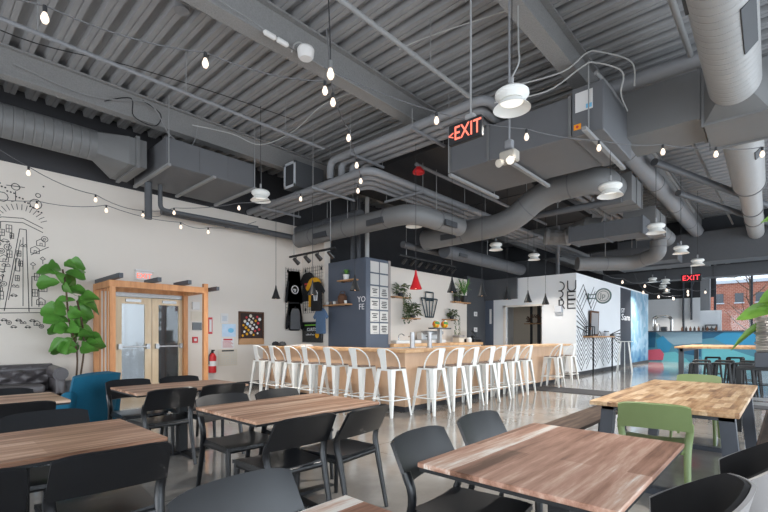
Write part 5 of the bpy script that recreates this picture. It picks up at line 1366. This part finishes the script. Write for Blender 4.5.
MB().lathe([(0, .0), (.08, .0), (.105, .03), (.115, .12), (.10, .145), (0, .15)], seg=28).build('dome', 'paper', t); MB().tube(smooth_path([(0, 0, .15), (-.06, .05, .22), (-.1, .12, .2), (-.1, .18, .12)], 4), .01, 6).build('cable', 'cable_white', t)
for i, (x, lb) in enumerate(((3.17, 'short white plug on the middle beam, left of the white dome, first'), (3.36, 'short white plug on the middle beam, left of the white dome, second'))):
    t = thing('cable_plug', lb, 'plug', (x, 4.9, 5.165), 0, 'white plugs on the beam'); MB().tube([(-.09, 0, 0), (-.07, 0, 0), (.07, 0, 0), (.09, 0, 0)], [.018, .034, .034, .018], 12).build('plug', 'paper', t)
for i, (x, y, lb) in enumerate(((9.9, 4.9, 'first'), (11.3, 4.3, 'second'))):
    pass

t = thing('junction_box', 'round grey junction box under the deck at the upper left', 'junction box', (2.43, 5.79, 5.52)); MB().cyl((0, 0, 0), (0, 0, .14), .09, seg=24).build('box', 'pipe_grey', t); MB().cyl((0, 0, -.008), (0, 0, 0), .095, seg=24).build('cover', 'pipe_grey', t)
# round hanging lamps
def make_ufo(label, z=3.66, zt=5.66):
    t = thing('round_hanging_lamp', label, 'lamp', (0, 0, 0), 0, 'round white hanging lamps')
    MB().lathe([(.0, .17), (.06, .165), (.14, .15), (.168, .125), (.17, .095), (.15, .07), (.11, .05)], seg=36).build('heat_sink', 'white_metal', t, 40)
    MB().lathe([(.10, .05), (.12, .035), (.185, -.035), (.188, -.04), (.18, -.035), (.115, .025)], seg=36).build('reflector', 'white_metal', t, 40)
    MB().lathe([(0, .028), (.112, .028)], seg=28).build('diffuser', 'lamp_glow', t)
    MB().cyl((0, 0, .18), (0, 0, .28), .02, seg=10).build('hook', 'conduit', t)
    ld = bpy.data.lights.new('lamp_light', 'AREA'); ld.shape = 'DISK'; ld.size = .2; ld.energy = 44; ld.spread = math.radians(112); ld.color = (1.0, .95, .88)
    lo = bpy.data.objects.new('lamp_light', ld); COL.objects.link(lo); lo.parent = t; lo.location = (0, 0, -.055)
    MB().cyl((0, 0, .2), (0, 0, zt - z), .005, seg=6).build('cord', 'cable_dark', t)
    return t
u0 = make_ufo('large round white hanging lamp beside the EXIT sign', 3.66, 5.66); u0.location = (4.2, 2.08, 3.66)
for x, y, z, lb in ((7.47, 2.05, 3.53, 'round white hanging lamp under the grey unit, second of the front row'), (10.76, 2.06, 3.52, 'round white hanging lamp, third of the front row'), (13.5, 2.03, 3.46, 'round white hanging lamp, fourth of the front row'),
                    (16.1, 2.0, 3.46, 'round white hanging lamp, fifth of the front row'), (4.56, 7.36, 3.90, 'round white hanging lamp in front of the white wall'), (7.75, 6.2, 3.80, 'round white hanging lamp above the red pendant'), (11.07, 5.96, 3.72, 'round white hanging lamp over the long bar side'),
                    (13.3, 5.85, 3.72, 'round white hanging lamp before the white block'), (21.8, 4.3, 3.66, 'small far round hanging lamp left of the far EXIT sign, first'), (22.2, 3.9, 3.6, 'small far round hanging lamp left of the far EXIT sign, second'), (24.5, 1.8, 3.9, 'small far round hanging lamp by the far glazing'), (25.6, 4.6, 3.7, 'small round lamp added to brighten the far end, over the chrome brewing tower'), (28.2, 4.9, 3.7, 'farthest small round lamp, added to brighten the pale end wall')):  # last two are extra lamps, added to brighten the far end wall
    u_ = make_ufo(lb, z, {7.47: 4.2, 7.75: 5.035, 11.07: 5.035, 13.3: 5.035}.get(x, ZR)); u_.location = (x, y, z); u_.rotation_euler = (0, 0, random.random())
# cone pendants
def make_pendant(mat, label, group, z, zt, k):
    t = thing('pendant_lamp', label, 'pendant lamp', (0, 0, 0), 0, group)
    MB().lathe([(.014, .40), (.022, .36), (.03, .30), (.055, .22), (.085, .12), (.125, .02), (.13, 0), (.122, .004), (.08, .11), (.045, .2)], seg=28).build('shade', mat, t, 40)
    MB().blob((0, 0, .05), (.075, .075, .09), 14).build('bulb', 'pendant_glow', t)
    MB().cyl((0, 0, .11), (0, 0, .2), .02, seg=10).build('socket', 'black_metal', t)
    MB().cyl((0, 0, .39), (0, 0, (zt - z) / k), .006, seg=6).build('cord', 'cable_dark', t)
    t.scale = (k, k, k)
    return t
GP = 'black cone pendants over the bar'
p0 = make_pendant('black_metal', 'black cone pendant over the left bar side, nearest the white wall', GP, 2.20, 4.43, .8); p0.location = (6.05, 9.09, 2.20)
for x, y, lb in ((6.05, 7.68, 'black cone pendant in front of the gold t-shirt'), (6.05, 6.34, 'black cone pendant in front of the slate wall shelves')): dup(p0, (x, y, 2.20), 0, lb)
p1 = make_pendant('black_metal', 'black cone pendant next to the red one', GP, 2.20, 5.035, .8); p1.location = (7.63, 5.1, 2.20)
for x, y, lb in ((8.83, 5.1, 'black cone pendant second after the red one'), (10.04, 5.1, 'black cone pendant third after the red one'), (11.22, 5.1, 'black cone pendant fourth after the red one'), (12.37, 5.1, 'black cone pendant farthest along the bar')): dup(p1, (x, y, 2.20), 0, lb)
pr_ = make_pendant('red_paint', 'red cone pendant over the bar corner', None, 2.17, 4.878, .88); pr_.location = (6.43, 5.1, 2.17)

# track lights
def track(label, a, c, nh, zt):
    a, c = Vector(a), Vector(c); t = thing('track_light', label, 'track light', tuple(a), 0, 'track lights'); v = c - a
    q = MB(); q.box(v / 2, (v.length, .05, .045), .004, (0, 0, math.atan2(v.y, v.x))); q.build('rail', 'black_metal', t)
    d = v.normalized(); s_ = Vector((-d.y, d.x, 0)) if d.y == 0 or abs(d.x) > .5 else Vector((1, 0, 0))
    for i in range(nh):
        p = v * ((i + .6) / nh); h = MB(); h.cyl(p + Vector((0, 0, -.02)), p + Vector((0, 0, -.10)), .012, seg=8); e = p + Vector((0, 0, -.13))
        h.cyl(e - s_ * .07 + Vector((0, 0, .05)), e + s_ * .08 - Vector((0, 0, .06)), .04, .055, 14); hd = h.build('spot_head', 'black_plastic', t)
        MB().cyl(e + s_ * .081 - Vector((0, 0, .0605)), e + s_ * .083 - Vector((0, 0, .062)), .045, seg=14).build('lens', 'lamp_glow', hd)
    for f in (.1, .9): MB().cyl(v * f, v * f + Vector((0, 0, zt - a.z)), .008, seg=6).build('rod', 'conduit', t)
track('black track light with four spots over the hanging clothes', (6.6, 9.3, 3.30), (6.6, 7.55, 3.30), 4, ZR)
track('black track light with eight spots over the plant wall', (8.9, 7.6, 3.46), (11.6, 7.6, 3.46), 8, 5.02)

# string lights
def string(label, bulbs, ends, sag=.10, scale=.9):
    t = thing('string_light', label, 'string lights', tuple(bulbs[0]), 0, 'string lights'); o0 = Vector(bulbs[0])
    P = ([Vector(ends[0])] if ends[0] else []) + [Vector(p) + Vector((0, 0, .10 * scale)) for p in bulbs] + ([Vector(ends[1])] if ends[1] else [])
    path = []
    for a, c in zip(P, P[1:]):
        for j in range(6):
            s_ = j / 6; path.append(a.lerp(c, s_) - Vector((0, 0, sag * 4 * s_ * (1 - s_))) - o0)
    path.append(P[-1] - o0)
    MB().tube(path, .006, 5).build('wire', 'string_wire', t)
    for p in bulbs:
        p = Vector(p) - o0
        bb_ = MB().lathe([(0, -.052 * scale), (.018 * scale, -.047 * scale), (.031 * scale, -.02 * scale), (.030 * scale, .0), (.018 * scale, .035 * scale), (.013 * scale, .045 * scale)], p, 16).build('bulb', 'bulb_glow', t, 60)
        MB().cyl(p + Vector((0, 0, .042 * scale)), p + Vector((0, 0, .10 * scale)), .017 * scale, seg=10).build('socket', 'cable_dark', bb_)
string('bulb string high at the upper left running towards the EXIT sign', [(.72, 4.16, 3.72), (1.8, 3.8, 3.72), (2.80, 3.36, 3.72)], ((-.6, 4.6, 3.9), None), .06)
string('bulb string rising along the pipe bend to the middle beam', [(2.92, 3.38, 3.66), (3.57, 3.85, 3.66), (4.29, 4.46, 3.70), (4.77, 4.87, 3.70), (5.06, 5.23, 3.70), (4.72, 6.33, 3.72), (4.23, 7.57, 3.70), (3.54, 8.79, 3.70)], ((2.6, 3.1, 4.1), (3.3, 9.6, 3.85)), .04)
string('bulb string across the right half below the grey unit', [(4.0, 2.88, 3.70), (5.02, 2.3, 3.68), (5.93, 1.76, 3.68), (6.67, 1.2, 3.70), (7.23, .70, 3.70), (7.64, .25, 3.70)], ((2.9, 3.5, 4.05), (8.3, -.4, 3.9)), .03)
string('bulb string on the white wall, upper one above the mural', [(1.25, 8.36, 3.74), (2.29, 9.05, 3.72), (3.20, 9.44, 3.70)], ((.2, 7.6, 4.2), (3.6, 9.6, 3.8)), .06)
string('bulb string on the white wall, lower one over the mural', [(1.58, 9.79, 3.60), (2.47, 9.1, 3.58), (3.86, 9.25, 3.56), (4.41, 9.18, 3.54)], ((.6, 10.1, 3.7), (5.4, 8.9, 3.9)), .06)
string('far bulb string before the mural counter, first', [(17.5, 4.4, 3.25), (18.5, 3.9, 3.15), (19.6, 3.4, 3.05), (20.8, 2.9, 3.05), (22.2, 2.5, 3.1)], ((16.5, 4.9, 3.6), (23.5, 2.0, 3.5)), .1, 1.3)
string('far bulb string before the mural counter, second', [(20.6, 4.4, 3.1), (21.4, 4.0, 2.95), (22.2, 3.6, 2.9), (23.0, 3.2, 3.1)], ((19.9, 4.6, 3.92), (23.3, 3.0, 3.74)), .1, 1.4)
t = thing('bare_bulb_pendant', 'single bare bulb hanging on a dark cord under the middle beam', 'bulb', (2.70, 3.16, 3.76))
MB().lathe([(0, -.055), (.02, -.05), (.034, -.02), (.033, .0), (.02, .04), (.014, .05)], seg=18).build('bulb', 'bulb_glow', t, 60)
MB().cyl((0, 0, .045), (0, 0, .12), .02, seg=12).build('socket', 'brushed', t); MB().tube(smooth_path([(0, 0, .12), (-.02, .0, .6), (-.16, -.05, 1.9)], 6), .006, 6).build('cord', 'cable_dark', t)

# loose cables on the roof
def cable(label, pts, mat='conduit', r=.010):
    o0 = Vector(pts[0]); t = thing('loose_cable', label, 'cable', tuple(o0), 0, 'loose cables under the roof'); MB().tube([p - o0 for p in smooth_path(pts, 6)], r, 6).build('cable', mat, t)
cable('pale cable swinging below the deck by the square grille box', [(3.5, 7.9, 5.1), (4.1, 7.6, 5.05), (4.6, 7.4, 4.95), (5.0, 6.9, 5.2), (5.2, 6.3, 5.55), (5.4, 5.6, 5.62)], 'cable_white', .008)
cable('pale cable running over the deck above the EXIT sign', [(4.9, 4.2, 5.5), (5.0, 3.9, 5.55), (5.05, 3.4, 5.5), (5.25, 3.0, 5.56), (5.3, 2.6, 5.5), (5.4, 2.5, 5.4)], 'cable_white', .008)
cable('grey cable draped on the far beam, looping down', [(1.1, 8.58, 5.4), (1.9, 8.58, 5.3), (2.4, 8.55, 5.36), (3.0, 8.5, 5.5), (3.35, 8.5, 5.05), (3.75, 8.5, 4.98), (3.9, 8.52, 5.5)], 'conduit', .008)
cable('dark cable loop on the far beam', [(2.3, 8.57, 5.3), (2.7, 8.55, 5.5), (2.75, 8.55, 5.2), (3.1, 8.55, 5.15), (3.2, 8.55, 5.4), (2.9, 8.57, 5.55)], 'cable_dark', .010)
cable('pale cable along the middle beam past the white dome', [(1.5, 4.95, 5.5), (2.3, 4.93, 5.28), (2.9, 4.93, 5.24), (3.45, 4.93, 5.2), (4.2, 4.94, 5.18), (5.5, 4.94, 5.19), (7.5, 4.94, 5.18)], 'conduit', .008)
cable('dark thin cable strung under the deck at the upper left', [(-.5, 7.5, 5.4), (1.0, 7.5, 5.25), (2.2, 7.2, 5.3), (3.6, 7.0, 5.35), (5.0, 6.9, 5.4)], 'cable_dark', .008)
cable('pale cable tied along the long sprinkler pipe', [(-.5, 5.6, 5.5), (1.2, 5.6, 5.4), (2.6, 5.6, 5.5), (4.0, 5.5, 5.45), (5.4, 5.4, 5.55)], 'conduit', .008)
cable('white conduit arching over the labelled grey unit', [(5.9, 3.2, 4.75), (6.35, 2.6, 4.88), (6.5, 2.15, 5.12), (6.55, 2.0, 5.14), (6.75, 1.70, 4.98), (7.0, 1.78, 4.80), (7.6, 1.84, 4.80)], 'cable_white', .011)
cable('second white conduit arching over the labelled grey unit', [(5.9, 3.0, 4.9), (6.4, 2.4, 5.1), (6.52, 2.1, 5.3), (6.62, 1.95, 5.3), (6.9, 1.62, 5.15), (7.2, 1.65, 4.95)], 'cable_white', .011)
cable('pale cable dropping from the near beam to the round lamp', [(4.9, 2.35, 5.2), (4.8, 2.3, 4.9), (4.6, 2.2, 4.5), (4.4, 2.1, 4.2), (4.2, 2.08, 3.95)], 'cable_white', .009)
